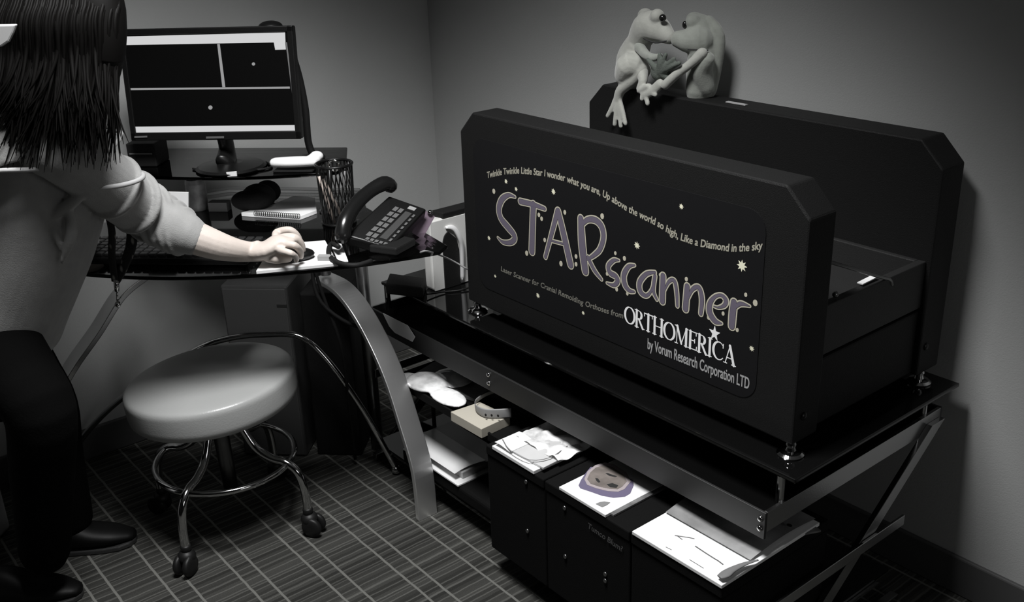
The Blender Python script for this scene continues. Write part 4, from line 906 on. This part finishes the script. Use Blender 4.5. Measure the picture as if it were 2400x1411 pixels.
# short cape over the shoulders with a pale trim
cp = MB()
def capering(px, n0, rn, ru): return px, n0, rn, ru
zc = W(128, 398, .70)[2]; cu = W(150, 398, .52); cc_ = np.array([cu[0], cu[1], zc])-DU*.045
cp.loft([cc_-DU*.03+UP*.165, cc_-DU*.028+UP*.13, cc_-DU*.015+UP*.07, cc_+UP*0], [(.060, .062), (.125, .085), (.180, .115), (.190, .145)], seg=44, upv=DNN, k=6)
cp.build('shoulder_cape', mat('cape_knit', (.20, .20, .195), .9, bump=.35, bscale=400, var=.12, vscale=25), per, remesh=.005, smooth_it=2)
P = [cc_-UP*.002+DNN*.192*math.cos(t*PI/24)+DU*.147*math.sin(t*PI/24)+UP*.003*math.sin(t*.9) for t in range(49)]
ua = sR*.60+eR*.40-UP*.004; P2 = [ua+DNN*.068*math.cos(t*PI/20)+DU*.080*math.sin(t*PI/20) for t in range(41)]
MB().loft(P, .0045, seg=8, k=1).loft(P2, .005, seg=8, k=1).build('cape_trim', mat('pale_trim', .42, .8), per, smooth=True)
# trousers
tr_ = MB()
pel = W(-20, 800, .50)
hR, kR, aR = W(0, 820, .60), W(95, 965, .66), W(105, 1290, .60)
hL, kL, aL = W(10, 810, .42), W(112, 955, .42), W(160, 1215, .375)
tr_.loft([W(-6, 745, .50), pel, pel-UP*.06], [(.165, .108), (.175, .118), (.14, .10)], seg=30, upv=DNN, dome=True)
tr_.loft([hR, hR*.5+kR*.5, kR, kR*.6+aR*.4, aR], [.085, .080, .070, .065, .055], seg=24, dome=True)
tr_.loft([hL, hL*.5+kL*.5, kL, kL*.6+aL*.4, aL], [.085, .078, .066, .060, .058], seg=24, dome=True)
tr_.build('trousers', trousers, per, remesh=.007, smooth_it=3)
# shoes, grounded
def shoe(heel, toe, m):
    h = np.array([*heel, 0.0]); t = np.array([*toe, 0.0]); d_ = _n(t-h); L_ = np.linalg.norm(t-h); sv = np.cross(UP, d_)
    up_ = MB().loft([h+UP*.045, h+d_*L_*.25+UP*.050, h+d_*L_*.55+UP*.038, h+d_*L_*.8+UP*.030, h+d_*L_*.97+UP*.024], [(.042, .032), (.045, .036), (.028, .043), (.020, .040), (.012, .026)], seg=20, upv=UP, dome=True).build('shoe', shoe_m, per, smooth=True)
    n_ = 14; R = []
    prof_ = [(0, .030), (.1, .034), (.3, .033), (.5, .038), (.7, .043), (.85, .040), (.95, .028), (1.0, .010)]
    for s_, w_ in prof_: R.append(h+d_*(s_*(L_+.03)-.02)+sv*w_)
    for s_, w_ in prof_[::-1]: R.append(h+d_*(s_*(L_+.03)-.02)-sv*w_)
    MB().prism([p+UP*.001 for p in R], (0, 0, .013)).build('sole', mat('shoe_sole', .03, .4), up_, bevel=.003)
t1 = PZ(312, 1268); shoe(D(-.33, .41, 0)[:2], t1[:2], None)
t2 = PZ(185, 1398); shoe(D(-.36, .60, 0)[:2], t2[:2], None)
# hair: a smooth cap and sheet of clumped strands
hr = MB()
hr.ell(head-DU*.0+UP*.02, (.115, .098, .115), (DU, DNN, UP), seg=28)
hr.loft([head+UP*.03, W(150, 20, .58), W(148, 120, .59), W(142, 185, .60), W(138, 235, .60), W(130, 280, .595)], [(.085, .098), (.070, .125), (.062, .130), (.050, .122), (.030, .105), (.008, .08)], seg=40, upv=DNN, k=6, dome=True)
random.seed(11)
for i in range(640):
    s_ = random.random(); u0 = -40+315*s_; n0 = .665+random.uniform(-.015, .015)-.045*(2*abs(s_-.5))**2
    right_ = s_ > .55
    end = random.choice((random.uniform(335, 405), random.uniform(240, 320), random.uniform(240, 320), random.uniform(250, 345)))
    drift = random.uniform(-30, 22) if right_ else random.uniform(-75, -10)
    if random.random() < .12: drift += random.uniform(-30, 35)
    r = random.uniform(.0008, .0018)
    P = [head+UP*.112+DU*(s_-.5)*.10, W(u0*.9+22, -30, n0-.04), W(u0, 50, n0), W(u0+random.uniform(-5, 5), end*.45, n0), W(u0+drift*.2, end*.68, n0+.014), W(u0+drift*.55, end*.85, n0+.026), W(u0+drift, end, n0+.035)]
    hr.loft(P, [(r*1.0, r*1.6), (r*1.2, r*2.0), (r*1.2, r*2.4), (r*1.2, r*2.4), (r, r*2.0), (r*.8, r*1.3), (.0004, .0005)], seg=6, k=4)
hr.build('hair', hair_m, per, smooth=True)
clp = [W(u, v, .735) for u, v in ((-15, 58), (38, 57), (30, 78), (20, 98), (2, 110), (-15, 112))]
plabel(MB().prism(clp, -DNN*.008).build('hair_clip', mat('pearl_clip', .55, .4), per, bevel=.003), 'pale rounded hair clip')
# lanyard hanging from the neck
lan = MB()
strap1 = [W(u, v, n) for u, v, n in ((215, 430, .50), (245, 480, .47), (262, 540, .45), (262, 600, .44), (270, 660, .435))]
strap2 = [W(u, v, n) for u, v, n in ((230, 430, .42), (300, 520, .42), (308, 570, .42), (290, 625, .43), (274, 662, .434))]
def checker():
    m = mat('patterned_strap', .02, .7); nt = m.node_tree; b = nt.nodes['Principled BSDF']; tc = nt.nodes.new('ShaderNodeTexCoord'); v = nt.nodes.new('ShaderNodeTexVoronoi'); v.inputs['Scale'].default_value = 75
    mp = nt.nodes.new('ShaderNodeMapping'); mp.inputs['Scale'].default_value = (1, 1, .45); nt.links.new(tc.outputs['Object'], mp.inputs[0]); nt.links.new(mp.outputs[0], v.inputs['Vector'])
    r = nt.nodes.new('ShaderNodeValToRGB'); r.color_ramp.elements[0].color = (.30, .29, .27, 1); r.color_ramp.elements[0].position = .22; r.color_ramp.elements[1].color = (.008, .008, .008, 1); r.color_ramp.elements[1].position = .36
    nt.links.new(v.outputs['Distance'], r.inputs[0]); nt.links.new(r.outputs[0], b.inputs['Base Color']); return m
lan.loft(strap1, [(.002, .008)]*5, seg=8, upv=DNN).loft(strap2, [(.002, .010), (.002, .012), (.002, .012), (.002, .010), (.002, .006)], seg=8, upv=DNN)
lo = lan.build('lanyard', checker(), per, smooth=True)
cl = MB().loft([W(272, 655, .436), W(274, 682, .436)], [.006, .005], seg=12).loft([W(274, 682, .436), W(275, 705, .436)], .0022, seg=8).ell(W(276, 713, .436), (.007, .007, .007))
cl.build('lanyard_clasp', chrome, lo, smooth=True)
# the box seat
seat = tag(MB().box(D(-.635, .50, .24), (.34, .39, .48), (DU, DNN, UP)).build('box_seat', mat('light_grey_upholstery', .6, .8, bump=.2), bevel=.012, bseg=3), 'light grey box seat behind the black trouser legs at the left edge', 'seat')
